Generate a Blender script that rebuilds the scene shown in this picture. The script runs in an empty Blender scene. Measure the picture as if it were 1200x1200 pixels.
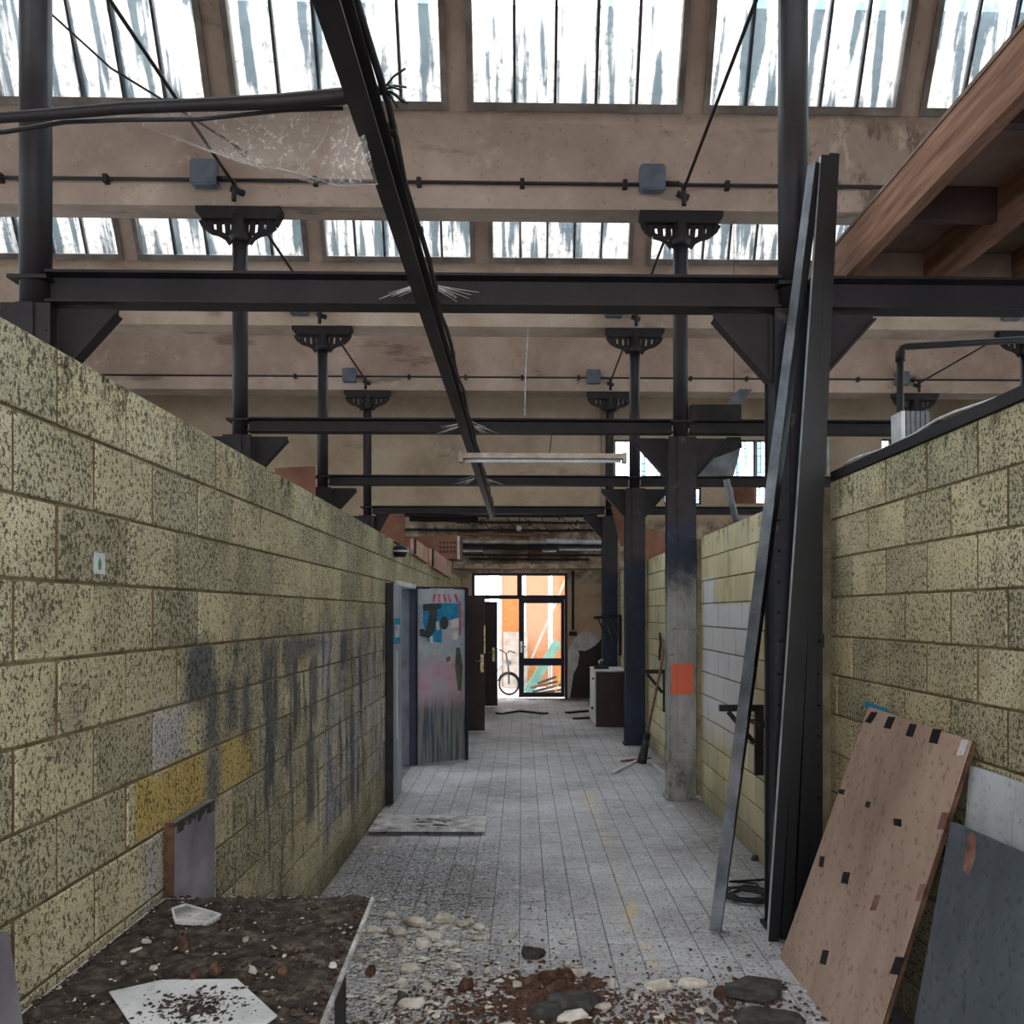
import bpy, math, random
from mathutils import Vector, Matrix, noise as mnoise
random.seed(7)
S = bpy.context.scene
COL = S.collection
# ------------------------------------------------------------------ camera
F, CX, CY, YAW, EYE = 1057.0, 636.0, 718.0, math.radians(1.3), 1.68
cd = bpy.data.cameras.new('camera'); cam = bpy.data.objects.new('camera', cd); COL.objects.link(cam)
cam.location = (0, 0, EYE); cam.rotation_euler = (math.radians(90), 0, -YAW)
cd.sensor_width = 36; cd.lens = F / 1200 * 36
cd.shift_x = (600 - CX) / 1200; cd.shift_y = (CY - 600) / 1200
cd.clip_start = 0.05; cd.clip_end = 200
S.camera = cam
RT = Vector((math.cos(YAW), -math.sin(YAW), 0)); FW = Vector((math.sin(YAW), math.cos(YAW), 0)); UP = Vector((0, 0, 1))
O0 = Vector((0, 0, EYE))
# ------------------------------------------------------------------ world, light, exposure
SKY = 3.4
w = bpy.data.worlds.new('sky'); S.world = w; w.use_nodes = True
wn = w.node_tree
bg = wn.nodes['Background']; bg.inputs[1].default_value = SKY
tc = wn.nodes.new('ShaderNodeTexCoord'); nz = wn.nodes.new('ShaderNodeTexNoise'); nz.inputs['Scale'].default_value = 2.0; nz.inputs['Detail'].default_value = 5
rp = wn.nodes.new('ShaderNodeValToRGB')
rp.color_ramp.elements[0].position = .3; rp.color_ramp.elements[0].color = (.93, .96, 1.0, 1)
rp.color_ramp.elements[1].position = .7; rp.color_ramp.elements[1].color = (1.0, .99, .98, 1)
wn.links.new(tc.outputs['Generated'], nz.inputs['Vector']); wn.links.new(nz.outputs['Fac'], rp.inputs['Fac']); wn.links.new(rp.outputs['Color'], bg.inputs['Color'])
vs = S.view_settings
S.display_settings.display_device = 'sRGB'
vs.view_transform = 'Standard'; vs.look = 'None'; vs.gamma = 1; vs.use_curve_mapping = False
vs.exposure = 1.05
S.cycles.use_denoising = True
S.cycles.diffuse_bounces = 7; S.cycles.max_bounces = 14; S.cycles.transparent_max_bounces = 12
S.cycles.sample_clamp_indirect = 8
S.cycles.caustics_reflective = False; S.cycles.caustics_refractive = False

# ------------------------------------------------------------------ helpers
def ray(px, py):
    return RT * ((px - CX) / F) + UP * ((CY - py) / F) + FW
def at(px, py, X=None, Y=None, Z=None):
    d = ray(px, py)
    if X is not None: t = X / d.x
    elif Y is not None: t = Y / d.y
    else: t = (Z - EYE) / d.z
    return O0 + d * t
def on_plane(px, py, p, n):
    d = ray(px, py); t = (p - O0).dot(n) / d.dot(n)
    return O0 + d * t
def lin(c):
    def f(v):
        v /= 255.0
        return v / 12.92 if v <= .04045 else ((v + .055) / 1.055) ** 2.4
    return (f(c[0]), f(c[1]), f(c[2]), 1)

def tag(o, label=None, cat=None, group=None, kind=None):
    if label: o['label'] = label
    if cat: o['category'] = cat
    if group: o['group'] = group
    if kind: o['kind'] = kind
    return o
def thing(name, label, cat, loc=(0, 0, 0), group=None, kind=None):
    o = bpy.data.objects.new(name, None); COL.objects.link(o); o.location = loc
    o.empty_display_size = .1
    return tag(o, label, cat, group, kind)
def origin(o):
    v = Vector((0, 0, 0))
    while o is not None:
        v += o.location; o = o.parent
    return v

class MB:
    def __init__(s): s.v = []; s.f = []; s.sm = []
    def add(s, vs_, fs, smooth=False):
        b = len(s.v); s.v += [Vector(p) for p in vs_]
        for f in fs: s.f.append(tuple(i + b for i in f)); s.sm.append(smooth)
        return s
    def box(s, lo, hi):
        x0, y0, z0 = lo; x1, y1, z1 = hi
        if x0 > x1: x0, x1 = x1, x0
        if y0 > y1: y0, y1 = y1, y0
        if z0 > z1: z0, z1 = z1, z0
        return s.add([(x0,y0,z0),(x1,y0,z0),(x1,y1,z0),(x0,y1,z0),(x0,y0,z1),(x1,y0,z1),(x1,y1,z1),(x0,y1,z1)],
            [(0,3,2,1),(4,5,6,7),(0,1,5,4),(1,2,6,5),(2,3,7,6),(3,0,4,7)])
    def bar(s, p, q, wd, ht, up=(0, 0, 1)):
        p = Vector(p); q = Vector(q); d = (q - p).normalized(); u = Vector(up)
        a = d.cross(u)
        if a.length < 1e-3: a = d.cross(Vector((0, 1, 0)))
        a.normalize(); b = a.cross(d).normalized(); a = a * wd / 2; b = b * ht / 2
        vs_ = [p-a-b, p+a-b, p+a+b, p-a+b, q-a-b, q+a-b, q+a+b, q-a+b]
        return s.add(vs_, [(3,2,1,0),(4,5,6,7),(0,1,5,4),(1,2,6,5),(2,3,7,6),(3,0,4,7)])
    def tube(s, pts, r, n=8, caps=True):
        pts = [Vector(p) for p in pts]; m = len(pts); b = len(s.v); prev = None
        for i, p in enumerate(pts):
            d = (pts[min(i+1, m-1)] - pts[max(i-1, 0)]).normalized()
            if prev is None:
                a = d.cross(Vector((0, 0, 1)))
                if a.length < .05: a = d.cross(Vector((0, 1, 0)))
            else: a = prev - d * prev.dot(d)
            a.normalize(); prev = a; c = d.cross(a); rr = r[i] if isinstance(r, (list, tuple)) else r
            for k in range(n):
                t = 2 * math.pi * k / n; s.v.append(p + (a * math.cos(t) + c * math.sin(t)) * rr)
        for i in range(m - 1):
            for k in range(n):
                s.f.append((b+i*n+k, b+i*n+(k+1) % n, b+(i+1)*n+(k+1) % n, b+(i+1)*n+k)); s.sm.append(True)
        if caps:
            s.f.append(tuple(b+k for k in reversed(range(n)))); s.sm.append(False)
            s.f.append(tuple(b+(m-1)*n+k for k in range(n))); s.sm.append(False)
        return s
    def prism(s, poly, vec):
        """closed outline (3-D points) extruded along vec"""
        poly = [Vector(p) for p in poly]; n = len(poly); vec = Vector(vec)
        return s.add(poly + [p + vec for p in poly], [tuple(range(n)), tuple(reversed(range(n, 2*n)))] +
            [((i+1) % n, i, n+i, n+(i+1) % n) for i in range(n)])
    def profile_x(s, pts, x0, x1):   # outline in (y, z) swept along X
        return s.prism([(x0, y, z) for y, z in pts], (x1 - x0, 0, 0))
    def build(s, name, mat, parent=None, mat2=None):
        off = origin(parent) if parent is not None else Vector((0, 0, 0))
        me = bpy.data.meshes.new(name)
        me.from_pydata([tuple(p - off) for p in s.v], [], s.f)
        me.polygons.foreach_set('use_smooth', s.sm)
        import bmesh
        bm = bmesh.new(); bm.from_mesh(me); bmesh.ops.recalc_face_normals(bm, faces=bm.faces); bm.to_mesh(me); bm.free()
        me.materials.append(mat)
        if mat2 is not None:
            me.materials.append(mat2)
            for p in me.polygons: p.material_index = 0 if abs(p.normal.x) > .3 else 1
        me.update()
        o = bpy.data.objects.new(name, me); COL.objects.link(o); o.parent = parent
        return o
    def solo(s, name, mat, label, cat, group=None, kind=None, base=None):
        """one-mesh thing with its origin at its own base"""
        xs = [p.x for p in s.v]; ys = [p.y for p in s.v]; zs = [p.z for p in s.v]
        c = Vector(((min(xs)+max(xs))/2, (min(ys)+max(ys))/2, min(zs)))
        s.v = [p - c for p in s.v]
        o = s.build(name, mat); o.location = c
        return tag(o, label, cat, group, kind)
def base_of(*pts):
    return (sum(p[0] for p in pts)/len(pts), sum(p[1] for p in pts)/len(pts), min(p[2] for p in pts))

# ------------------------------------------------------------------ materials
class NT:
    def __init__(s, name):
        s.m = bpy.data.materials.new(name); s.m.use_nodes = True; s.t = s.m.node_tree
        s.b = s.t.nodes['Principled BSDF']; s.out = s.t.nodes['Material Output']
    def n(s, typ, ins=None, **props):
        nd = s.t.nodes.new(typ)
        for k, v in props.items(): setattr(nd, k, v)
        for k, v in (ins or {}).items(): s.set(nd.inputs[k], v)
        return nd
    def set(s, sock, v):
        if hasattr(v, 'is_output'): s.t.links.new(v, sock)
        else: sock.default_value = v
    def math(s, op, a, b=0.0, c=0.0, clamp=False):
        nd = s.n('ShaderNodeMath', operation=op, use_clamp=clamp); s.set(nd.inputs[0], a); s.set(nd.inputs[1], b); s.set(nd.inputs[2], c)
        return nd.outputs[0]
    def pos(s):
        if not hasattr(s, '_p'): s._p = s.n('ShaderNodeNewGeometry').outputs['Position']
        return s._p
    def xyz(s):
        if not hasattr(s, '_x'):
            nd = s.n('ShaderNodeSeparateXYZ', {0: s.pos()}); s._x = nd.outputs
        return s._x
    def noise(s, scale, detail=4, rough=.55, sc3=None, vec=None):
        v = vec if vec is not None else s.pos()
        if sc3: v = s.n('ShaderNodeMapping', {'Vector': v, 'Scale': sc3}).outputs[0]
        return s.n('ShaderNodeTexNoise', {'Vector': v, 'Scale': scale, 'Detail': detail, 'Roughness': rough}).outputs['Fac']
    def ramp(s, fac, stops, interp='LINEAR'):
        nd = s.n('ShaderNodeValToRGB', {'Fac': fac}); r = nd.color_ramp; r.interpolation = interp
        while len(r.elements) < len(stops): r.elements.new(.5)
        for e, (p, c) in zip(r.elements, stops):
            e.position = p; e.color = c if len(c) == 4 else lin(c)
        return nd.outputs['Color']
    def step(s, v, a, b):
        nd = s.n('ShaderNodeMapRange', {'Value': v, 'From Min': a, 'From Max': b, 'To Min': 0.0, 'To Max': 1.0}, interpolation_type='SMOOTHSTEP')
        return nd.outputs[0]
    def mix(s, fac, a, b, blend='MIX'):
        nd = s.n('ShaderNodeMix', data_type='RGBA', blend_type=blend)
        s.set(nd.inputs[0], fac); s.set(nd.inputs[6], a if hasattr(a, 'is_output') or len(a) == 4 else lin(a)); s.set(nd.inputs[7], b if hasattr(b, 'is_output') or len(b) == 4 else lin(b))
        return nd.outputs[2]
    def rect(s, a, b, a0, a1, b0, b1, soft=.03, wob=None, amp=.06):
        """soft-edged rectangle mask in two coordinates, edges broken by a noise"""
        if wob is not None:
            a = s.math('ADD', a, s.math('MULTIPLY', s.math('SUBTRACT', wob, .5), amp*2)); b = s.math('ADD', b, s.math('MULTIPLY', s.math('SUBTRACT', wob, .5), amp*2))
        m = s.math('MULTIPLY', s.step(a, a0-soft, a0+soft), s.step(a, a1+soft, a1-soft))
        m = s.math('MULTIPLY', m, s.math('MULTIPLY', s.step(b, b0-soft, b0+soft), s.step(b, b1+soft, b1-soft)))
        return m
    def bump(s, h, strength=.4, dist=.01):
        s.set(s.b.inputs['Normal'], s.n('ShaderNodeBump', {'Height': h, 'Strength': strength, 'Distance': dist}).outputs[0])
    def done(s, color, rough=.8, metal=0.0, spec=.3):
        s.set(s.b.inputs['Base Color'], color); s.set(s.b.inputs['Roughness'], rough); s.set(s.b.inputs['Metallic'], metal)
        s.set(s.b.inputs['Specular IOR Level'], spec)
        return s.m

def grimy(name, dark, mid, light, scale=3.0, rough=.8, metal=0.0, bump=.25, sc3=None, speck=0.0, spec=.3, lo=.32, hi=.68):
    t = NT(name)
    n1 = t.noise(scale, 6, .6, sc3)
    c = t.ramp(n1, [(lo, dark), (.5, mid), (hi, light)])
    n2 = t.noise(scale*14, 3, .6)
    if speck: c = t.mix(t.math('MULTIPLY', t.step(n2, .56, .66), speck), c, tuple(int(v*.35) for v in dark))
    if bump: t.bump(n2, bump, .006)
    return t.done(c, rough, metal, spec)

def plaster_mat(name, base, dark, light, stain=(70, 58, 50), amt=.5):
    t = NT(name)
    n1 = t.noise(.9, 7, .62); n2 = t.noise(4.5, 6, .65); n3 = t.noise(1.6, 5, .6, (.5, 1, 1.8))
    c = t.ramp(n1, [(.3, dark), (.52, base), (.72, light)])
    c = t.mix(t.math('MULTIPLY', t.step(n2, .56, .70), .45), c, light)
    c = t.mix(t.math('MULTIPLY', t.step(n3, .60, .70), amt), c, stain)
    c = t.mix(t.math('MULTIPLY', t.step(t.noise(22, 3, .6), .62, .70), .35), c, stain)
    X, Y, Z = t.xyz()[0], t.xyz()[1], t.xyz()[2]
    wb = t.noise(3, 6, .7, (1, 1, .5))
    wet = t.math('MULTIPLY', t.rect(X, Z, 2.3, 3.7, 5.35, 6.14, .15, wb, .3), t.rect(Y, Y, 7.8, 8.3, 7.8, 8.3, .02))
    c = t.mix(t.math('MULTIPLY', wet, t.math('MULTIPLY', t.step(wb, .48, .58), .75)), c, (82, 72, 62))
    c = t.mix(t.math('MULTIPLY', wet, t.math('MULTIPLY', t.step(t.noise(5, 6, .7, (1, 1, .4)), .55, .62), .6)), c, (206, 190, 172))
    grime_shade = t.math('MULTIPLY', t.rect(Z, Y, 2.3, 3.45, 16.9, 17.7, .12, wb, .15), t.step(t.noise(4, 6, .7), .38, .58))  # wall grime plus the shade among the pipes, painted darker
    c = t.mix(t.math('MULTIPLY', grime_shade, .7), c, (66, 54, 44))
    t.bump(n2, .3, .02)
    return t.done(c, .9, 0, .15)

def block_mat(name, side):
    t = NT(name); X, Y, Z = t.xyz()[0], t.xyz()[1], t.xyz()[2]
    rnd = t.n('ShaderNodeObjectInfo').outputs['Random']
    big = t.noise(1.1, 5, .6); med = t.noise(6, 4, .6)
    if side == 'left': base = t.ramp(big, [(.3, (176, 164, 130)), (.5, (200, 189, 154)), (.7, (212, 203, 172))])
    else: base = t.ramp(big, [(.3, (178, 165, 130)), (.5, (202, 190, 154)), (.7, (214, 204, 172))])
    base = t.mix(t.math('MULTIPLY', t.step(rnd, .2, 1.0), .45), base, (150, 146, 126))
    base = t.mix(t.math('MULTIPLY', t.step(t.noise(2.3, 6, .7), .52, .66), .35), base, (140, 126, 96))
    # open pores of the block show through the paint, densest in irregular patches
    por = t.noise(88, 3, .65, (1, 1, .8)); por2 = t.noise(230, 2, .6)
    dens = t.math('ADD', t.math('MULTIPLY', t.noise(3.2, 4, .6), .16), t.math('MULTIPLY', rnd, .035))
    thr = t.math('SUBTRACT', .640, dens)
    pm = t.step(t.math('SUBTRACT', por, thr), -.012, .025)
    pm2 = t.math('MULTIPLY', t.step(t.math('SUBTRACT', por2, thr), -.03, .03), .65)
    pits = t.math('MAXIMUM', pm, pm2)
    if side == 'left':
        wob = t.noise(5, 4, .6); wob2 = t.noise(16, 3, .6)
        streak = t.noise(3.0, 4, .6, (1, 2.6, .55)); streak2 = t.noise(4.0, 4, .6, (1, 1.8, .4))
        area = t.rect(Y, Z, 3.6, 8.6, .25, 1.56, .16, wob, .12)
        blue = t.math('MULTIPLY', area, t.step(streak, .47, .60))
        blobs = [(3.22, 3.50, 1.33, 1.58), (3.42, 3.56, 1.16, 1.46), (3.66, 3.80, 1.20, 1.42), (3.86, 3.98, 1.12, 1.42), (4.25, 4.42, 1.05, 1.32), (4.5, 5.0, 1.42, 1.57), (4.9, 5.5, 1.45, 1.55),
                 (4.55, 4.70, 1.30, 1.55), (5.1, 5.28, 1.05, 1.45), (3.42, 3.58, .94, 1.16), (5.0, 5.2, .5, 1.0), (5.9, 6.2, 1.3, 1.55)]
        for b in blobs: blue = t.math('MAXIMUM', blue, t.math('MULTIPLY', t.rect(Y, Z, *b, .05, wob2, .06), .85))
        white = t.math('MULTIPLY', t.rect(Y, Z, 5.3, 8.6, .35, 1.60, .12, wob, .15), t.math('MULTIPLY', t.step(streak2, .47, .58), .75))
        white = t.math('MAXIMUM', white, t.math('MULTIPLY', t.rect(Y, Z, 2.92, 3.22, 1.16, 1.36, .05, wob2, .09), .6))
        white = t.math('MAXIMUM', white, t.math('MULTIPLY', t.rect(Y, Z, 2.86, 3.0, .72, .96, .05, wob2, .07), .55))
        yel = t.math('MULTIPLY', t.rect(Y, Z, 2.795, 3.42, .965, 1.165, .012, wob, .03), .9)
        yel = t.math('MAXIMUM', yel, t.math('MULTIPLY', t.rect(Y, Z, 3.60, 4.0, .965, 1.165, .02, wob, .03), .8))
        yel = t.math('MAXIMUM', yel, t.math('MULTIPLY', t.rect(Y, Z, 4.4, 5.0, 1.38, 1.48, .04, wob, .06), .35))
        base = t.mix(yel, base, t.mix(med, (180, 150, 74), (206, 182, 110)))
        base = t.mix(t.math('MULTIPLY', blue, .85), base, (54, 68, 94))
        base = t.mix(white, base, (184, 182, 196))
        grey = t.math('MULTIPLY', t.step(t.noise(1.7, 3, .5), .55, .7), .5)
        base = t.mix(grey, base, (134, 128, 114))
        dirt = t.math('MULTIPLY', t.step(t.math('ADD', Z, t.math('MULTIPLY', wob, .25)), .55, .1), .6)
        base = t.mix(dirt, base, (88, 82, 68))
    else:
        wob = t.noise(5, 4, .6); wob2 = t.noise(14, 3, .6)
        wh = t.rect(Y, Z, 6.35, 7.62, .62, 1.75, .025, wob2, .02)
        wh = t.math('MAXIMUM', wh, t.rect(Y, Z, 7.5, 7.95, .5, 1.98, .03, wob2, .02))
        wh = t.math('MULTIPLY', wh, t.math('MULTIPLY', t.math('SUBTRACT', 1.15, t.math('MULTIPLY', wob, .5)), t.step(Z, .45, .95)))
        base = t.mix(wh, base, (205, 205, 212))
        base = t.mix(t.math('MULTIPLY', t.rect(Y, Z, 9.7, 10.5, .9, 1.4, .08, wob2, .08), .6), base, (60, 80, 108))
        base = t.mix(t.math('MULTIPLY', t.step(t.math('ADD', Z, t.math('MULTIPLY', wob, .25)), .5, .1), .5), base, (96, 88, 70))
        pits = t.math('MULTIPLY', pits, t.step(Y, 6.5, 4.2))
    # black mould hanging from the top course
    drip = t.noise(7, 5, .7, (1, 1.2, .45)); drip2 = t.noise(34, 3, .7)
    mould = t.math('MULTIPLY', t.step(Z, 2.10, 2.36), t.step(drip, .50, .60))
    mould = t.math('MULTIPLY', mould, t.step(drip2, .42, .56))
    col = t.mix(t.math('MULTIPLY', pits, .85), base, (46, 44, 34))
    col = t.mix(t.math('MULTIPLY', mould, .85), col, (34, 32, 28))
    h = t.math('SUBTRACT', t.math('MULTIPLY', med, .4), pits)
    t.bump(h, .55, .006)
    return t.done(col, .88, 0, .15)

def floor_mat():
    t = NT('dusty_floor'); X, Y, Z = t.xyz()[0], t.xyz()[1], t.xyz()[2]
    n1 = t.noise(1.0, 7, .65); n2 = t.noise(9, 6, .7); n3 = t.noise(48, 4, .7); rnd = t.n('ShaderNodeObjectInfo').outputs['Random']
    c = t.ramp(n1, [(.28, (142, 139, 139)), (.5, (180, 178, 181)), (.7, (208, 207, 212))])
    c = t.mix(t.math('MULTIPLY', rnd, .22), c, (128, 122, 118))
    c = t.mix(t.math('MULTIPLY', t.step(n2, .52, .64), .5), c, (204, 203, 208))
    c = t.mix(t.math('MULTIPLY', t.step(n3, .52, .64), .6), c, (84, 80, 77))
    wob = t.noise(2.2, 5, .6)
    litter = t.rect(X, Y, -1.4, -.15, 3.2, 6.6, .35, wob, .5)
    c = t.mix(t.math('MULTIPLY', t.math('MULTIPLY', litter, t.step(t.noise(42, 5, .7), .44, .56)), .7), c, (64, 60, 56))
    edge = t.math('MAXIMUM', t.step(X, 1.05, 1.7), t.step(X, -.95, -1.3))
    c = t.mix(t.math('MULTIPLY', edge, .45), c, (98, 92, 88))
    yl = t.math('MULTIPLY', t.rect(X, Y, .56, .65, 3.3, 8.5, .02, n2, .04), t.step(t.noise(5, 3, .6, (1, .5, 1)), .50, .60))
    c = t.mix(t.math('MULTIPLY', yl, .6), c, (206, 184, 128))
    t.bump(n3, .35, .006)
    return t.done(c, .85, 0, .2)

def column_mat(name, kind):
    t = NT(name); X, Y, Z = t.xyz()[0], t.xyz()[1], t.xyz()[2]
    n1 = t.noise(2.5, 5, .6); n2 = t.noise(12, 5, .7)
    up = t.ramp(n1, [(.3, (22, 18, 21)), (.5, (31, 26, 29)), (.7, (43, 36, 38))])
    navy = t.ramp(n1, [(.3, (14, 24, 42)), (.55, (20, 36, 60)), (.75, (32, 50, 80))])
    if kind == 'navy': c = t.mix(t.step(t.math('ADD', Z, t.math('MULTIPLY', n2, .1)), 2.38, 2.28), up, navy)
    elif kind == 'black':
        c = t.ramp(n1, [(.3, (8, 9, 15)), (.55, (13, 14, 23)), (.75, (20, 22, 34))])
        c = t.mix(t.step(Z, 3.0, 3.6), c, up)
    elif kind == 'scuffed':
        pale = t.ramp(t.noise(5, 6, .7, (1, 1, .4)), [(.3, (92, 92, 88)), (.5, (146, 146, 142)), (.7, (172, 172, 172))])
        c = t.mix(t.step(t.math('ADD', Z, t.math('MULTIPLY', n2, .25)), 2.72, 2.45), up, navy)
        c = t.mix(t.step(t.math('ADD', Z, t.math('MULTIPLY', n2, .5)), 2.42, 1.95), c, pale)
        rust = t.math('MULTIPLY', t.step(n2, .52, .6), t.step(t.math('ADD', Z, t.math('MULTIPLY', n1, .6)), 1.0, .35))
        c = t.mix(t.math('MULTIPLY', rust, .8), c, (84, 62, 44))
        c = t.mix(t.math('MULTIPLY', t.step(t.noise(9, 5, .7), .60, .64), .8), c, (46, 44, 46))
        org = t.rect(X, Z, 1.335, 1.53, .95, 1.22, .008, t.noise(10, 3, .6), .012)
        c = t.mix(t.math('MULTIPLY', org, .95), c, (226, 104, 68))
    else: c = up
    c = t.mix(t.math('MULTIPLY', t.step(n2, .6, .7), .35), c, (110, 100, 96))
    t.bump(n2, .2, .006)
    return t.done(c, .55, 0, .35)

def glass_pane_mat():
    t = NT('dirty_skylight_glass'); t.t.nodes.remove(t.b)
    st = t.noise(3.0, 3, .5, (3.2, .5, .22)); mott = t.noise(16, 5, .7)
    dirty = t.math('ADD', t.math('MULTIPLY', t.step(st, .50, .60), .95), t.math('MULTIPLY', t.step(mott, .50, .64), .45), clamp=True)
    tr = t.n('ShaderNodeBsdfTransparent', {'Color': t.mix(dirty, (.93, .98, 1, 1), (.30, .39, .45, 1))})
    tl = t.n('ShaderNodeBsdfTranslucent', {'Color': (.80, .88, .92, 1)})
    mx = t.n('ShaderNodeMixShader', {0: t.math('ADD', t.math('MULTIPLY', dirty, -.06), .14), 1: tr.outputs[0], 2: tl.outputs[0]})
    t.t.links.new(mx.outputs[0], t.out.inputs[0]); return t.m
def clear_glass_mat():
    t = NT('clear_glass'); t.t.nodes.remove(t.b)
    tr = t.n('ShaderNodeBsdfTransparent', {'Color': (.93, .96, .96, 1)}); gl = t.n('ShaderNodeBsdfGlossy', {'Roughness': .08})
    fr = t.n('ShaderNodeFresnel', {'IOR': 1.4})
    mx = t.n('ShaderNodeMixShader', {0: fr.outputs[0], 1: tr.outputs[0], 2: gl.outputs[0]})
    t.t.links.new(mx.outputs[0], t.out.inputs[0]); return t.m
def web_mat(name, dens, scale=60):
    t = NT(name)
    n1 = t.noise(scale, 4, .7); n2 = t.noise(5, 4, .6)
    a = t.math('MULTIPLY', t.math('ADD', t.math('MULTIPLY', t.step(n1, .48, .66), .8), .25), t.math('MULTIPLY', t.step(n2, .30, .62), dens))
    t.set(t.b.inputs['Alpha'], a)
    return t.done(lin((206, 200, 196)), .9, 0, 0)
def osb_mat():
    t = NT('orange_strand_board')
    v = t.n('ShaderNodeTexVoronoi', {'Vector': t.n('ShaderNodeMapping', {'Vector': t.pos(), 'Scale': (1, 1, 1.6)}).outputs[0], 'Scale': 14.0})
    c = t.mix(t.math('MULTIPLY', v.outputs['Distance'], 1.0), (206, 132, 84), (232, 170, 120))
    c = t.mix(t.math('MULTIPLY', t.noise(3, 4), .5), c, (220, 140, 96))
    return t.done(c, .8)

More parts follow.
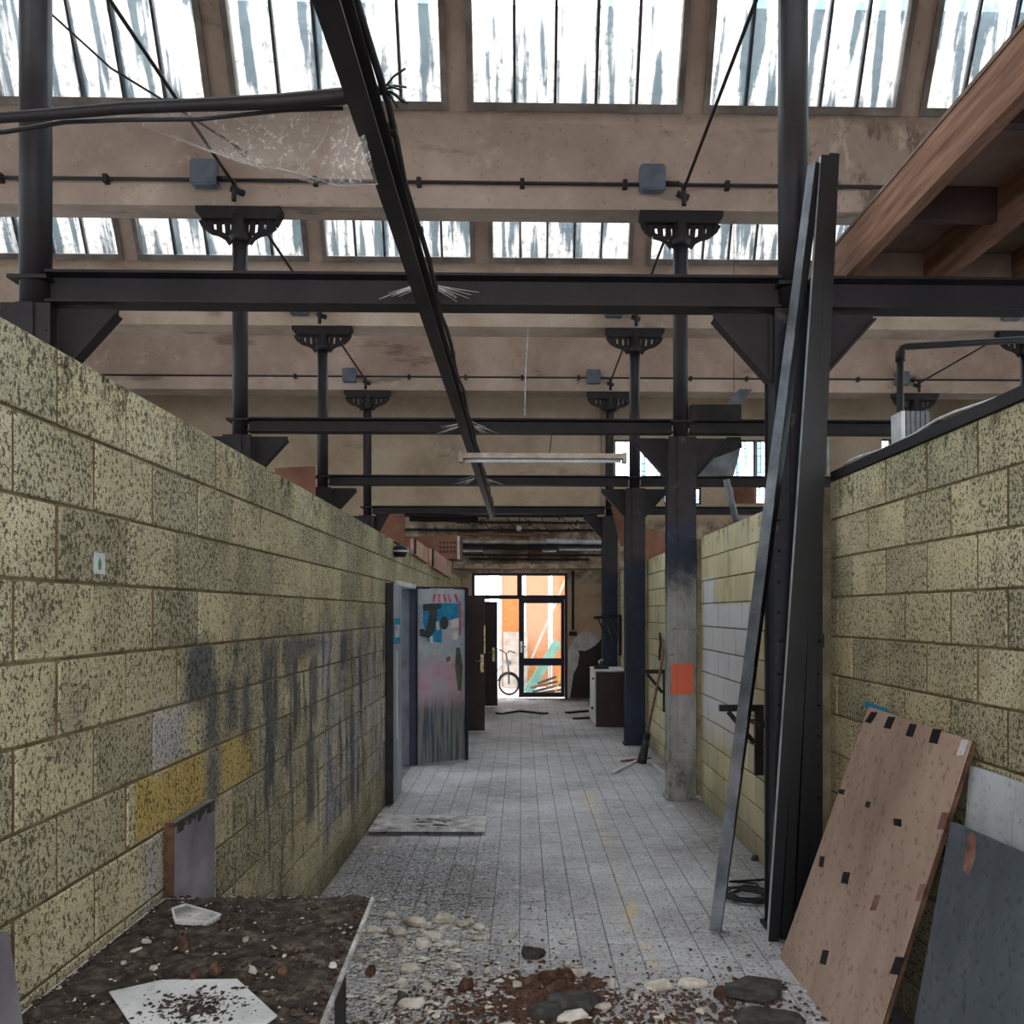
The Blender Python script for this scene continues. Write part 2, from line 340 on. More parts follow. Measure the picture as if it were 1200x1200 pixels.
MAT = dict(
    block_left=block_mat('painted_block_left', 'left'), block_right=block_mat('painted_block_right', 'right'),
    mortar=grimy('mortar', (104, 92, 66), (128, 114, 86), (152, 138, 108), 6, .9, speck=.4),
    floor=floor_mat(), joint=grimy('floor_joint_dirt', (92, 88, 85), (118, 114, 111), (144, 141, 139), 5, .95),
    plaster=plaster_mat('ceiling_plaster', (172, 153, 140), (146, 128, 117), (194, 176, 163)),
    plaster_light=plaster_mat('soffit_plaster', (178, 158, 142), (146, 128, 114), (200, 184, 170), amt=.6),
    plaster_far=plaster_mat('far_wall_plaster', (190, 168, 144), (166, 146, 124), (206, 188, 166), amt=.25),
    plaster_back=plaster_mat('rear_plaster', (196, 186, 172), (170, 160, 146), (214, 206, 192), amt=.2),
    steel=grimy('brown_black_steel', (17, 13, 16), (26, 21, 25), (37, 31, 34), 3, .55, 0, .15, speck=.3, spec=.35),
    col_up=column_mat('column_plain', 'plain'), col_black=column_mat('column_black', 'black'),
    col_navy=column_mat('column_navy', 'navy'), col_scuff=column_mat('column_scuffed', 'scuffed'),
    grey_paint=grimy('grey_blue_paint', (72, 78, 88), (88, 94, 106), (104, 110, 120), 5, .6),
    frame_wood=grimy('window_frame_paint', (96, 88, 82), (118, 110, 104), (140, 132, 126), 4, .8),
    bar=grimy('glazing_bar', (44, 46, 52), (62, 64, 70), (82, 84, 90), 8, .6),
    pane=glass_pane_mat(), glass=clear_glass_mat(),
    timber=grimy('rough_sawn_timber', (92, 64, 50), (126, 92, 74), (152, 114, 92), 4, .85, 0, .5, (7, .5, 7)),
    ply=grimy('weathered_plywood', (140, 116, 102), (164, 139, 124), (184, 160, 144), 2.2, .85, 0, .25, (.8, 1, .35), speck=.35),
    ply_edge=grimy('plywood_edge', (60, 42, 32), (84, 60, 46), (108, 82, 62), 12, .9),
    deck=grimy('deck_underside', (98, 80, 70), (120, 100, 88), (140, 120, 106), 2, .9),
    black=grimy('black_iron', (16, 15, 16), (26, 24, 25), (40, 37, 37), 6, .55, 0, .15),
    dark_brown=grimy('dark_brown_laminate', (38, 26, 24), (50, 35, 32), (62, 46, 42), 2, .5, 0, .05),
    navy=grimy('navy_paint', (16, 20, 36), (24, 29, 50), (36, 42, 64), 5, .5, 0, .1),
    brass=grimy('worn_brass', (120, 104, 76), (160, 146, 112), (196, 186, 158), 20, .4, .8, 0),
    chrome=grimy('dull_chrome', (130, 130, 130), (170, 170, 170), (200, 200, 200), 20, .35, .8, 0),
    pale_steel=grimy('pale_zinc', (70, 74, 80), (96, 100, 106), (122, 126, 132), 5, .45, .3, .1, speck=.2),
    bright_edge=grimy('bright_metal_edge', (150, 150, 152), (186, 186, 188), (210, 210, 212), 8, .4, .3, 0),
    dark_steel=grimy('dark_channel', (9, 9, 11), (15, 15, 18), (25, 25, 29), 3, .42, .3, .1, spec=.5),
    white_paint=grimy('white_paint', (172, 172, 172), (198, 198, 200), (216, 216, 218), 5, .6, speck=.25),
    white_tile=grimy('white_tile_sheet', (160, 166, 170), (184, 190, 194), (202, 208, 212), 3, .5, speck=.3),
    slate=grimy('slate_grey_board', (62, 68, 74), (80, 87, 94), (98, 104, 110), 2.4, .7, 0, .3, (1, 1, .5), speck=.4),
    rust=grimy('rust_mark', (96, 66, 56), (124, 90, 78), (142, 112, 98), 12, .9),
    board_grey=grimy('grey_lilac_board', (98, 92, 98), (124, 118, 124), (144, 138, 144), 3, .75, 0, .15),
    board_dirty=grimy('dirty_white_board', (122, 118, 115), (180, 177, 175), (212, 210, 208), 9, .85, speck=.8),
    soil=grimy('dark_crumbs', (34, 28, 25), (56, 46, 40), (84, 70, 60), 30, .95, 0, .6),
    soil_layer=grimy('soil_layer', (44, 39, 36), (74, 65, 58), (118, 106, 95), 26, .95, 0, 1.0, speck=.5),
    rust_crumb=grimy('red_brown_crumbs', (48, 32, 26), (80, 56, 45), (116, 86, 70), 30, .95, 0, .5),
    chip=grimy('pale_plaster_chip', (136, 126, 114), (184, 177, 166), (214, 209, 200), 12, .9, 0, .4),
    char=grimy('charcoal_slab', (40, 39, 38), (62, 60, 58), (88, 85, 82), 12, .9, 0, .9, speck=.4),
    pink_board=grimy('pinkish_fibreboard', (146, 110, 94), (170, 132, 114), (186, 150, 132), 3, .85),
    cardboard=grimy('red_brown_board', (104, 68, 54), (126, 86, 68), (144, 104, 84), 2, .85),
    osb=osb_mat(), teal=grimy('pale_teal_plank', (110, 168, 164), (134, 190, 184), (160, 206, 200), 4, .7),
    lamp_metal=grimy('cream_lamp_metal', (134, 120, 108), (164, 150, 138), (190, 178, 168), 5, .6, 0, .1),
    yard=grimy('pale_yard_ground', (160, 156, 152), (186, 184, 182), (206, 204, 204), 2, .9),
    far_facade=grimy('pale_facade', (176, 190, 204), (200, 212, 222), (216, 226, 234), 2, .8),
    rubber=grimy('rubber', (22, 22, 24), (34, 34, 36), (48, 48, 50), 10, .7),
    cyan=grimy('cyan_paint', (24, 110, 150), (36, 128, 168), (52, 142, 180), 14, .7),
    j_paint=grimy('charcoal_spray', (44, 52, 54), (54, 62, 64), (64, 72, 74), 14, .7),
    pinkred=grimy('crimson_spray', (150, 60, 86), (176, 84, 108), (196, 120, 140), 14, .7),
    olive=grimy('olive_spray', (60, 70, 60), (74, 84, 72), (92, 100, 88), 14, .7),
    green=grimy('green_ink', (50, 120, 84), (60, 134, 96), (80, 150, 110), 14, .7),
    web=web_mat('cobweb_sheet', .85), strand=grimy('cobweb_strand', (160, 156, 156), (184, 180, 180), (206, 202, 202), 20, .9, 0, 0),
    yellow=grimy('yellow_plastic', (190, 160, 50), (214, 184, 70), (226, 200, 100), 8, .6),
)

# ================================================================== THE SHELL
XL, XR, WTOP = -1.19, 1.60, 2.36          # faces of the two block walls, their top
COLS_Y = [4.75, 8.15, 11.50, 14.80]       # steel frames
CXL, CXR, CXRR = -2.53, 1.435, 6.50
BX0, BX1, BY0, BY1 = -9.0, 10.0, -6.2, 17.6
def struct(mb, name, mat, label, cat='structure', parent=None):
    o = mb.build(name, mat, parent); tag(o, label, cat, None, 'structure'); return o
def portal(x, y, z, wd, ht, facing):
    pl = bpy.data.lights.new('window_portal', 'AREA'); pl.shape = 'RECTANGLE'; pl.size = wd; pl.size_y = ht; pl.cycles.is_portal = True
    po = bpy.data.objects.new('window_portal', pl); COL.objects.link(po)
    zax = -facing; yax = Vector((0, 0, 1)); xax = yax.cross(zax)
    po.matrix_world = Matrix.Translation((x, y, z)) @ Matrix((xax, yax, zax)).transposed().to_4x4()
# outer walls
def cut_wall(name, mat, label, holes, y, th):
    """far wall across X with rectangular openings (x0,x1,z0,z1)"""
    xs = sorted({BX0, BX1, *[h[0] for h in holes], *[h[1] for h in holes]}); zs = sorted({0, 9.2, *[h[2] for h in holes], *[h[3] for h in holes]})
    mb = MB()
    for i in range(len(xs)-1):
        run = None
        for k in range(len(zs)-1):
            cx, cz = (xs[i]+xs[i+1])/2, (zs[k]+zs[k+1])/2
            solid = not any(h[0] < cx < h[1] and h[2] < cz < h[3] for h in holes)
            if solid: mb.box((xs[i], y, zs[k]), (xs[i+1], y+th, zs[k+1]))
    return struct(mb, name, mat, label, 'wall')
FW0, FW1 = at(553, 820, Y=17.6).x, at(665, 820, Y=17.6).x     # far door opening
far_wins = []
for (a, b, c, d) in [(720, 745, 515, 561), (749, 776, 515, 561), (858, 886, 515, 562), (886.5, 905, 515, 562)]:
    p = at(a, d, Y=17.6); q = at(b, c, Y=17.6); far_wins.append((p.x, q.x, p.z, q.z))
low_wins = []
for (a, b, c, d) in [(778, 784, 571, 590), (815, 822, 571, 591), (886, 904, 569, 591), (1033, 1046, 514, 530), (738, 748, 571, 588)]:
    p = at(a, d, Y=17.6); q = at(b, c, Y=17.6); low_wins.append((p.x, q.x, p.z, q.z))
door_hole = (FW0, FW1, 0, 2.46)
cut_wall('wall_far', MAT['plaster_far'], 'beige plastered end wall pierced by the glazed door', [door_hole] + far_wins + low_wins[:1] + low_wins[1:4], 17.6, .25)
SWY, SWZ = (-5.4, 13.4), (1.1, 5.0)      # tall side windows, unseen, added to brighten the hall
for nm, xa, xb, lb in (('wall_outer_left', BX0-.2, BX0, 'plastered outer side wall beyond the pale partition'), ('wall_outer_right', BX1, BX1+.2, 'plastered outer side wall beyond the short partition')):
    m = MB(); m.box((xa, BY0, 0), (xb, BY1+.25, SWZ[0])).box((xa, BY0, SWZ[1]), (xb, BY1+.25, 9.2)).box((xa, BY0, SWZ[0]), (xb, SWY[0], SWZ[1])).box((xa, SWY[1], SWZ[0]), (xb, BY1+.25, SWZ[1]))
    struct(m, nm, MAT['plaster_back'], lb, 'wall')
    wt = thing('window_31' if xa < 0 else 'window_32', 'tall gridded windows added for light along the ' + lb[10:], 'window', (xa+.1, 4, SWZ[0]), None, 'structure')
    for k in range(9):
        ya = SWY[0] + (SWY[1]-SWY[0])*k/9; yb = SWY[0] + (SWY[1]-SWY[0])*(k+1)/9
        MB().box((xa+.09, ya+.06, SWZ[0]), (xa+.096, yb-.06, SWZ[1])).build('pane', MAT['pane'], wt)
        f = MB()
        for q in range(5): yy = ya+.06+(yb-ya-.12)*q/4; f.box((xa+.07, yy-.02, SWZ[0]), (xa+.12, yy+.02, SWZ[1]))
        for q in range(6): zz_ = SWZ[0]+(SWZ[1]-SWZ[0])*q/5; f.box((xa+.075, ya+.06, zz_-.015), (xa+.115, yb-.06, zz_+.015))
        f.box((xa, ya-.06, SWZ[0]), (xb, ya+.06, SWZ[1])); f.build('window_frame', MAT['bar'], wt)
    portal((xa+xb)/2 + (.12 if xa < 0 else -.12), (SWY[0]+SWY[1])/2, (SWZ[0]+SWZ[1])/2, SWY[1]-SWY[0], SWZ[1]-SWZ[0], Vector((1 if xa < 0 else -1, 0, 0)))
m = MB(); GX, GZ = (-4.5, 4.5), 4.4      # wide open gate added behind the viewer to let in light
m.box((BX0, BY0-.2, 0), (GX[0], BY0, 9.2)).box((GX[1], BY0-.2, 0), (BX1, BY0, 9.2)).box((GX[0], BY0-.2, GZ), (GX[1], BY0, 9.2))
struct(m, 'wall_back', MAT['plaster_back'], 'plastered wall with an open gate added for light behind the viewer', 'wall')
portal((GX[0]+GX[1])/2, BY0+.05, GZ/2, GX[1]-GX[0], GZ, Vector((0, 1, 0)))

# sawtooth roof: a gutter beam over every frame, steep glazing on it leaning to the viewer, plaster slope behind
SL = 2.06; GH = 2.3                     # glazing slope and height
valleys = [4.75 + 3.36*k for k in range(-3, 0)] + COLS_Y
for i, y in enumerate(valleys):
    g = y - .07
    zo = -.065 if y == 11.5 else .30 if y > 14 else 0
    prof = [(g, 6.17+zo), (g-.03, 6.05+zo), (g+.03, 5.75), (g+.06, 5.53), (g+.02, 5.50), (g+.03, 5.31), (g+.42, 5.36 if y < 9 else 5.30), (g+.46, 6.17+zo)]
    struct(MB().profile_x(prof, BX0, BX1), 'ceiling_gutter_beam', MAT['plaster_light'] if i % 2 else MAT['plaster'], 'stained plaster gutter beam crossing the hall, number %d' % i if False else
           ['gutter beam crossing behind the viewer, third back', 'gutter beam crossing behind the viewer, second back', 'gutter beam crossing overhead behind the viewer', 'gutter beam crossing overhead above the first steel frame',
            'stained gutter beam between the upper and lower rows of skylights', 'gutter beam seen just under the first steel beam', 'gutter beam carried by the smallest capitals'][i], 'beam')
    nexty = valleys[i+1] if i+1 < len(valleys) else y + 3.36
    ry, rz = nexty - .07 - GH/SL, 6.17 + GH
    y1 = ry; z1 = rz
    if i == len(valleys)-1: y1 = 17.7; z1 = 6.17 + GH*(17.7-y-.39)/(ry-y-.39)
    struct(MB().profile_x([(y+.36, 6.12), (y+.40, 6.24), (y1, z1+.16), (y1+.02, z1-.02)], BX0, BX1), 'ceiling_slope', MAT['plaster'], 'sloping plaster ceiling of roof bay %s' % ['behind the viewer, third back', 'behind the viewer, second back', 'just behind the viewer', 'above the first steel frame', 'beyond the upper skylights', 'beyond the lower skylights', 'against the end wall'][i], 'ceiling')
struct(MB().profile_x([(BY0, 6.0), (BY0, 6.2), (valleys[0]-.07-GH/SL, 6.17+GH+.1), (valleys[0]-.07-GH/SL, 6.17+GH-.05)], BX0, BX1), 'ceiling_rear', MAT['plaster'], 'sloping plaster ceiling at the rear wall', 'ceiling')

PITCH, UC = 2.04, .44
ndir = Vector((0, -1/SL, 1)).normalized()     # up the glazing
nin = Vector((0, -1, -1/SL)).normalized()      # into the room
def gpt(x, y, s, d=0.0):                       # point on glazing plane of valley y, s metres up it
    return Vector((x, y-.07, 6.17 - (.065 if y == 11.50 else -.30 if y > 14 else 0))) + ndir*s - nin*d
GL = GH / ndir.z
wcount = 0
rownames = {4.75: 'top', 8.15: 'upper', 11.50: 'lower'}
for vi, y in enumerate(valleys):
    seen = {8.15: range(-2, 3), 11.50: range(-3, 5)}.get(y, [])
    ribs = MB(); hid_p = MB(); hid_f = MB()
    k0, k1 = -5, 5
    # rib centres measured on the two rows in view, regular pitch elsewhere
    known = {8.15: {-3: -12, -2: 264, -1: 537, 0: 810, 1: 1061, 2: 1312}, 11.50: {-4: -62, -3: 157, -2: 372, -1: 565, 0: 748, 1: 925, 2: 1098}}.get(y, {})
    ribx = {k: (at(px, 110, Y=y).x if (px := known.get(k)) is not None else None) for k in range(k0-1, k1+1)}
    ref = [k for k in ribx if ribx[k] is not None]
    for k in ribx:
        if ribx[k] is None:
            if ref: e = min(ref, key=lambda q: abs(q-k)); ribx[k] = ribx[e] + PITCH*(k-e)
            else: ribx[k] = UC + PITCH*(k+.5)
    for k in range(k0, k1+1):
        xa, xb = ribx[k-1] + .088, ribx[k] - .088; xc = (xa+xb)/2
        if xa > BX1 - .3: continue
        r0, r1 = xb, min(ribx[k] + .088, BX1)
        if r0 < BX1: ribs.prism([gpt(r0, y, 0), gpt(r1, y, 0), gpt(r1, y, GL), gpt(r0, y, GL)], -nin*.14)
        if k == k0: ribs.prism([gpt(BX0, y, 0), gpt(xa, y, 0), gpt(xa, y, GL), gpt(BX0, y, GL)], -nin*.14)
        if xb > BX1: xb = BX1
        if k in seen:
            wcount += 1
            ordn = {-3: 'at the far side, beyond the steel post', -2: 'above the pale partition, crossed by the thin tie rod', -1: 'crossed by the hanging rail', 0: 'over the middle of the corridor', 1: 'behind the round steel post', 2: 'above the timber platform', 3: 'half hidden by the timber platform', 4: 'hidden beyond the timber platform'}[k]
            wnd = thing('window_%d' % wcount, 'five-pane sloping skylight of the %s row, %s' % (rownames[y], ordn), 'window', gpt(xc, y, 0), None, 'structure')
            f = MB(); wd = .055
            def q(x0, x1, s0, s1, d0, d1, mb):
                mb.add([gpt(x0, y, s0, d0), gpt(x1, y, s0, d0), gpt(x1, y, s1, d0), gpt(x0, y, s1, d0), gpt(x0, y, s0, d1), gpt(x1, y, s0, d1), gpt(x1, y, s1, d1), gpt(x0, y, s1, d1)],
                       [(0,3,2,1),(4,5,6,7),(0,1,5,4),(1,2,6,5),(2,3,7,6),(3,0,4,7)])
            q(xa, xa+wd, 0, GL, -.03, .09, f); q(xb-wd, xb, 0, GL, -.03, .09, f); q(xa+wd, xb-wd, 0, wd*1.2, -.03, .09, f); q(xa+wd, xb-wd, GL-wd, GL, -.03, .09, f)
            f.build('window_frame', MAT['frame_wood'], wnd)
            pw = (xb-xa-2*wd)/5
            for j in range(5):
                a0 = xa+wd+pw*j + (.012 if j else 0) ; p = MB(); q(a0, xa+wd+pw*(j+1) - (.012 if j < 4 else 0), wd*1.2+.004, GL-wd-.004, .045, .051, p); p.build('pane', MAT['pane'], wnd)
                if j:
                    b = MB(); bx = xa+wd+pw*j; q(bx-.012, bx+.012, wd*1.2, GL-wd, .01, .08, b); b.build('glazing_bar', MAT['bar'], wnd)
        else:
            hid_p.add([gpt(xa, y, 0, .05), gpt(xb, y, 0, .05), gpt(xb, y, GL, .05), gpt(xa, y, GL, .05)], [(0, 1, 2, 3)])
            for j in range(6):
                bx = xa + (xb-xa)*j/5; hid_f.bar(gpt(bx, y, 0, .04), gpt(bx, y, GL, .04), .03, .05)
    struct(ribs, 'wall_glazing_rib', MAT['plaster'], 'plaster ribs between the skylights, ' + ['third row back', 'second row back', 'row behind the viewer', 'row overhead', 'upper row in view', 'lower row in view', 'hidden last row'][vi], 'wall')
    hp = hid_p.build('window_strip', MAT['pane']); tag(hp, 'dirty skylight glass out of view, ' + ['third row back', 'second row back', 'row behind the viewer', 'row overhead', 'ends of upper row', 'ends of lower row', 'last row'][vi], 'window', None, 'structure')
    hf = hid_f.build('glazing_bars', MAT['bar'], hp); tag(hf, None, None, None, 'stuff')
    pl = bpy.data.lights.new('skylight_portal', 'AREA'); pl.shape = 'RECTANGLE'; pl.size = BX1-BX0; pl.size_y = GL; pl.cycles.is_portal = True
    po = bpy.data.objects.new('skylight_portal', pl); COL.objects.link(po)
    po.location = gpt((BX0+BX1)/2, y, GL/2, .16); zax = -nin; xax = Vector((1, 0, 0)); yax = zax.cross(xax)
    po.matrix_world = Matrix.Translation(po.location) @ Matrix((xax, yax, zax)).transposed().to_4x4()

# conduits and boxes on the gutter beams
for i, y in enumerate(COLS_Y[1:]):
    yy = y - .085
    word = ['under the upper skylights', 'under the lower skylights', 'on the furthest gutter beam'][i]
    t = thing('conduit', 'thin dark conduit clipped along the gutter beam ' + word, 'conduit', (0, yy, 5.45))
    z = 5.515
    MB().tube([(BX0+.1, yy-.01, z), (BX1-.1, yy-.01, z)], .017, 8).build('pipe', MAT['steel'], t)
    x = -4.6
    while x < 7: MB().box((x-.02, yy-.035, z-.035), (x+.02, yy+.033, z+.035)).build('clip', MAT['steel'], t); x += .92
    for cx in (CXL, CXR) + ((CXRR,) if i else ()):
        bx = cx - .26 - (.02 if cx > 0 else 0)
        who = {CXL: 'on the partition side', CXR: 'over the corridor columns', CXRR: 'beyond the timber platform'}[cx]
        b = thing('junction_box', 'square grey junction box %s, %s' % (word, who), 'junction box', (bx, yy-.10, 5.42))
        m = MB(); r = .113; zc = z + (.02 if i == 0 else .0)
        m.prism([(bx-r, yy-.03, zc-r+.02), (bx-r+.02, yy-.03, zc-r), (bx+r-.02, yy-.03, zc-r), (bx+r, yy-.03, zc-r+.02), (bx+r, yy-.03, zc+r-.02), (bx+r-.02, yy-.03, zc+r), (bx-r+.02, yy-.03, zc+r), (bx-r, yy-.03, zc+r-.02)], (0, -.09, 0))
        m.build('box', MAT['grey_paint'], b)
        MB().box((bx-r*.86, yy-.128, zc-r*.86), (bx+r*.86, yy-.12, zc+r*.86)).build('lid', MAT['grey_paint'], b)
        MB().tube([(bx+r, yy-.08, z-.02), (cx-.05, yy-.08, z-.02), (cx, yy-.08, z-.05), (cx, yy-.09, z-.22)], .022, 8).build('elbow_pipe', MAT['steel'], b)

# tie rods along the bays, column head to column head
for cx, nm in ((CXL, 'over the partition'), (CXR, 'over the corridor columns'), (CXRR, 'beyond the timber platform')):
    for a, b in ((1.4, 8.08), (8.12, 11.44), (11.47, 14.74)):
        if cx == CXRR and a < 8: continue
        bay = 'near' if a < 8 else 'middle' if a < 11 else 'last'
        m = MB().tube([(cx, a, 5.44), (cx, b, 5.44)], .014, 8)
        m.tube([(cx-.05, b-.02, 5.44), (cx+.06, b-.02, 5.40)], .03, 8)
        m.solo('tie_rod', MAT['steel'], 'thin iron tie rod of the %s bay, %s' % (bay, nm), 'rod')

# floor, tiles
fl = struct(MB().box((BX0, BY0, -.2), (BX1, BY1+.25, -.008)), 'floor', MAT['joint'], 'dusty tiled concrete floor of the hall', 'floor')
TW, TL_ = .15, .30
def tile_mesh(name):
    m = MB(); a, b, g, bv = TW/2-.002, TL_/2-.002, -.02, .003
    m.add([(-a,-b,g),(a,-b,g),(a,b,g),(-a,b,g),(-a,-b,-bv),(a,-b,-bv),(a,b,-bv),(-a,b,-bv),(-a+bv,-b+bv,0),(a-bv,-b+bv,0),(a-bv,b-bv,0),(-a+bv,b-bv,0)],
          [(0,1,5,4),(1,2,6,5),(2,3,7,6),(3,0,4,7),(4,5,9,8),(5,6,10,9),(6,7,11,10),(7,4,8,11),(8,9,10,11)])
    o = m.build(name, MAT['floor']); me = o.data; bpy.data.objects.remove(o); return me, m
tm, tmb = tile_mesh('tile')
spots = []
nx = 19
for ix in range(nx):
    x = XL + .05 + TW*ix
    off = [0, .15, .07, .22][ix % 4]
    y = 1.2 + off
    while y < 17.5:
        spots.append((x, y)); y += TL_
spots.sort(key=lambda p: abs(p[1]-3.45) if p[1] < 3.45 else p[1]-3.45)
stuff = MB()
for i, (x, y) in enumerate(spots):
    z = -.0015 + random.uniform(-.0015, .0015)
    if i < 300:
        o = bpy.data.objects.new('tile', tm); COL.objects.link(o); o.parent = fl; o.location = (x, y, z); o.rotation_euler = (random.gauss(0, .002), random.gauss(0, .004), 0)
    else: stuff.add([p + Vector((x, y, z)) for p in tmb.v], tmb.f)
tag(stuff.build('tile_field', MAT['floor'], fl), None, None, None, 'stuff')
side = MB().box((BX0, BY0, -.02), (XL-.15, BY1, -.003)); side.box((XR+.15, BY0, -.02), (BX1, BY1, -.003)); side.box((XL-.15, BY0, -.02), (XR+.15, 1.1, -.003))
side.build('concrete_surround', MAT['floor'], fl)

# block walls
BL, BH = .40, .20
def block_proto(l, h, depth=.03):
    m = MB(); a, b, bv = l/2-.007, h/2-.0045, .004
    # local: face towards -Z' handled by caller; here face +X, length Y, height Z
    m.add([(-depth,-a,-b),(-depth,a,-b),(-depth,a,b),(-depth,-a,b),(-bv,-a,-b),(-bv,a,-b),(-bv,a,b),(-bv,-a,b),(0,-a+bv,-b+bv),(0,a-bv,-b+bv),(0,a-bv,b-bv),(0,-a+bv,b-bv)],
          [(0,1,5,4),(1,2,6,5),(2,3,7,6),(3,0,4,7),(4,5,9,8),(5,6,10,9),(6,7,11,10),(7,4,8,11),(8,9,10,11)])
    return m
mesh_cache = {}
def block_wall(name, label, face, sgn, segs, phase, mat, limit, ref):
    """segs: (y0, y1, z0, z1) stretches; face = X of the visible face; sgn +1 when it faces +X"""
    core = MB(); th = .15
    for (y0, y1, z0, z1) in segs: core.box((face - sgn*.010, y0, z0), (face - sgn*th, y1, z1))
    wall = struct(core, name, MAT['mortar'], label, 'wall')
    pcs = []
    for (y0, y1, z0, z1) in segs:
        for r in range(12):
            zt = WTOP - BH*r; zb = zt - BH
            if zb < z0 - .15 or zt > z1 + .01: continue
            zb = max(zb, z0)
            if zt - zb < .03: continue
            st = phase + (BL/2 if r % 2 == 0 else 0)
            k = math.floor((y0 - st)/BL)
            y = st + k*BL
            while y < y1 - .01:
                a, b = max(y, y0), min(y+BL, y1)
                if b - a > .04: pcs.append(((a+b)/2, (zt+zb)/2, round(b-a, 3), round(zt-zb, 3)))
                y += BL
    pcs.sort(key=lambda p: abs(p[0]-ref))
    rest = MB()
    for i, (yc, zc, l, h) in enumerate(pcs):
        key = (name, l, h)
        dx = random.uniform(-.0015, .002)
        if i < limit:
            if key not in mesh_cache:
                o = block_proto(l, h).build('block', mat, None, MAT['mortar']); mesh_cache[key] = o.data; bpy.data.objects.remove(o)
            o = bpy.data.objects.new('block', mesh_cache[key]); COL.objects.link(o); o.parent = wall
            o.location = (face + dx, yc, zc); o.rotation_euler = (0, random.gauss(0, .004), (0 if sgn > 0 else math.pi) + random.gauss(0, .003))
        else:
            m = block_proto(l, h); rest.add([(face + dx + sgn*p.x, yc+p.y, zc+p.z) for p in m.v], m.f)
    if rest.v: tag(rest.build('block_field', mat, wall, MAT['mortar']), None, None, None, 'stuff')
    return wall
DO0, DO1 = 8.50, 9.98
block_wall('wall_left', 'long pale painted block partition with faded graffiti', XL, 1,
    [(1.0, DO0, 0, WTOP), (DO0, DO1, 1.99, WTOP), (DO1, 12.75, 0, WTOP), (12.75, 13.6, 2.03, WTOP), (13.6, 16.25, 0, WTOP), (16.25, 17.05, 2.06, WTOP), (17.05, 17.6, 0, WTOP)], 2.14, MAT['block_left'], 222, 1.6)
block_wall('wall_right', 'pale block partition behind the leaning plywood', XR, -1, [(1.6, 4.66, 0, WTOP)], 2.94-.4, MAT['block_right'], 120, 2.5)
block_wall('wall_right_middle', 'block partition with a white painted patch', XR, -1, [(4.86, 8.03, 0, WTOP)], 2.94-.4, MAT['block_right'], 120, 4.5)
block_wall('wall_right_far', 'block partition behind the leaning broom', XR, -1, [(8.27, 11.4, 0, WTOP), (11.62, 14.68, 0, WTOP), (14.92, 17.6, 0, WTOP)], 2.94-.4, MAT['block_right'], 100, 8.0)
# dark board along the top of the near wall, with a pale cable
MB().box((XR-.01, 1.6, WTOP), (XR+.16, 4.62, WTOP+.045)).solo('trim_1', MAT['steel'], 'dark capping board lying on the short block wall', 'trim', None, 'structure')
pts = [(XR+.02+.02*math.sin(y*7), y, WTOP+.055+.012*abs(math.sin(y*3.1))) for y in [1.8+.15*i for i in range(19)]]
MB().tube(pts, .006, 6).solo('cable', MAT['strand'], 'pale thin cable lying along the capping board', 'cable')

# ================================================================== STEEL FRAMES
def rivets(mb, pts, r=.011):
    for p in pts:
        x, y, z = p
        mb.add([(x, y-.008, z), (x-r, y, z-r), (x+r, y, z-r), (x+r, y, z+r), (x-r, y, z+r)], [(0,1,2),(0,2,3),(0,3,4),(0,4,1)])
def capital(parent, cx, cy, mat):
    z0 = 5.30
    m = MB(); w_ = .375
    m.prism([(cx-w_, cy-.07, z0), (cx+w_, cy-.07, z0), (cx+w_, cy-.07, z0-.05), (cx+w_-.05, cy-.07, z0-.11), (cx-w_+.05, cy-.07, z0-.11), (cx-w_, cy-.07, z0-.05)], (0, .14, 0))
    m.tube([(cx, cy, 5.0), (cx, cy, 5.06), (cx, cy, 5.10), (cx, cy, 5.23)], [.082, .095, .078, .082], 12)
    m.build('capital', mat, parent)
    for s in (-1, 1):
        a = MB()
        arc = [(s*.345, -.10), (s*.315, -.155), (s*.25, -.205), (s*.175, -.225), (s*.12, -.255), (s*.08, -.31)]
        for i in range(len(arc)-1): a.bar((cx+arc[i][0], cy, z0+arc[i][1]), (cx+arc[i+1][0], cy, z0+arc[i+1][1]), .05, .020, (0, 1, 0))
        for u, h in ((.265, -.195), (.19, -.22), (.115, -.24)): a.bar((cx+s*u, cy, z0-.10), (cx+s*(u-.01), cy, z0+h), .05, .014, (0, 1, 0))
        a.build('scroll_bracket', mat, parent)
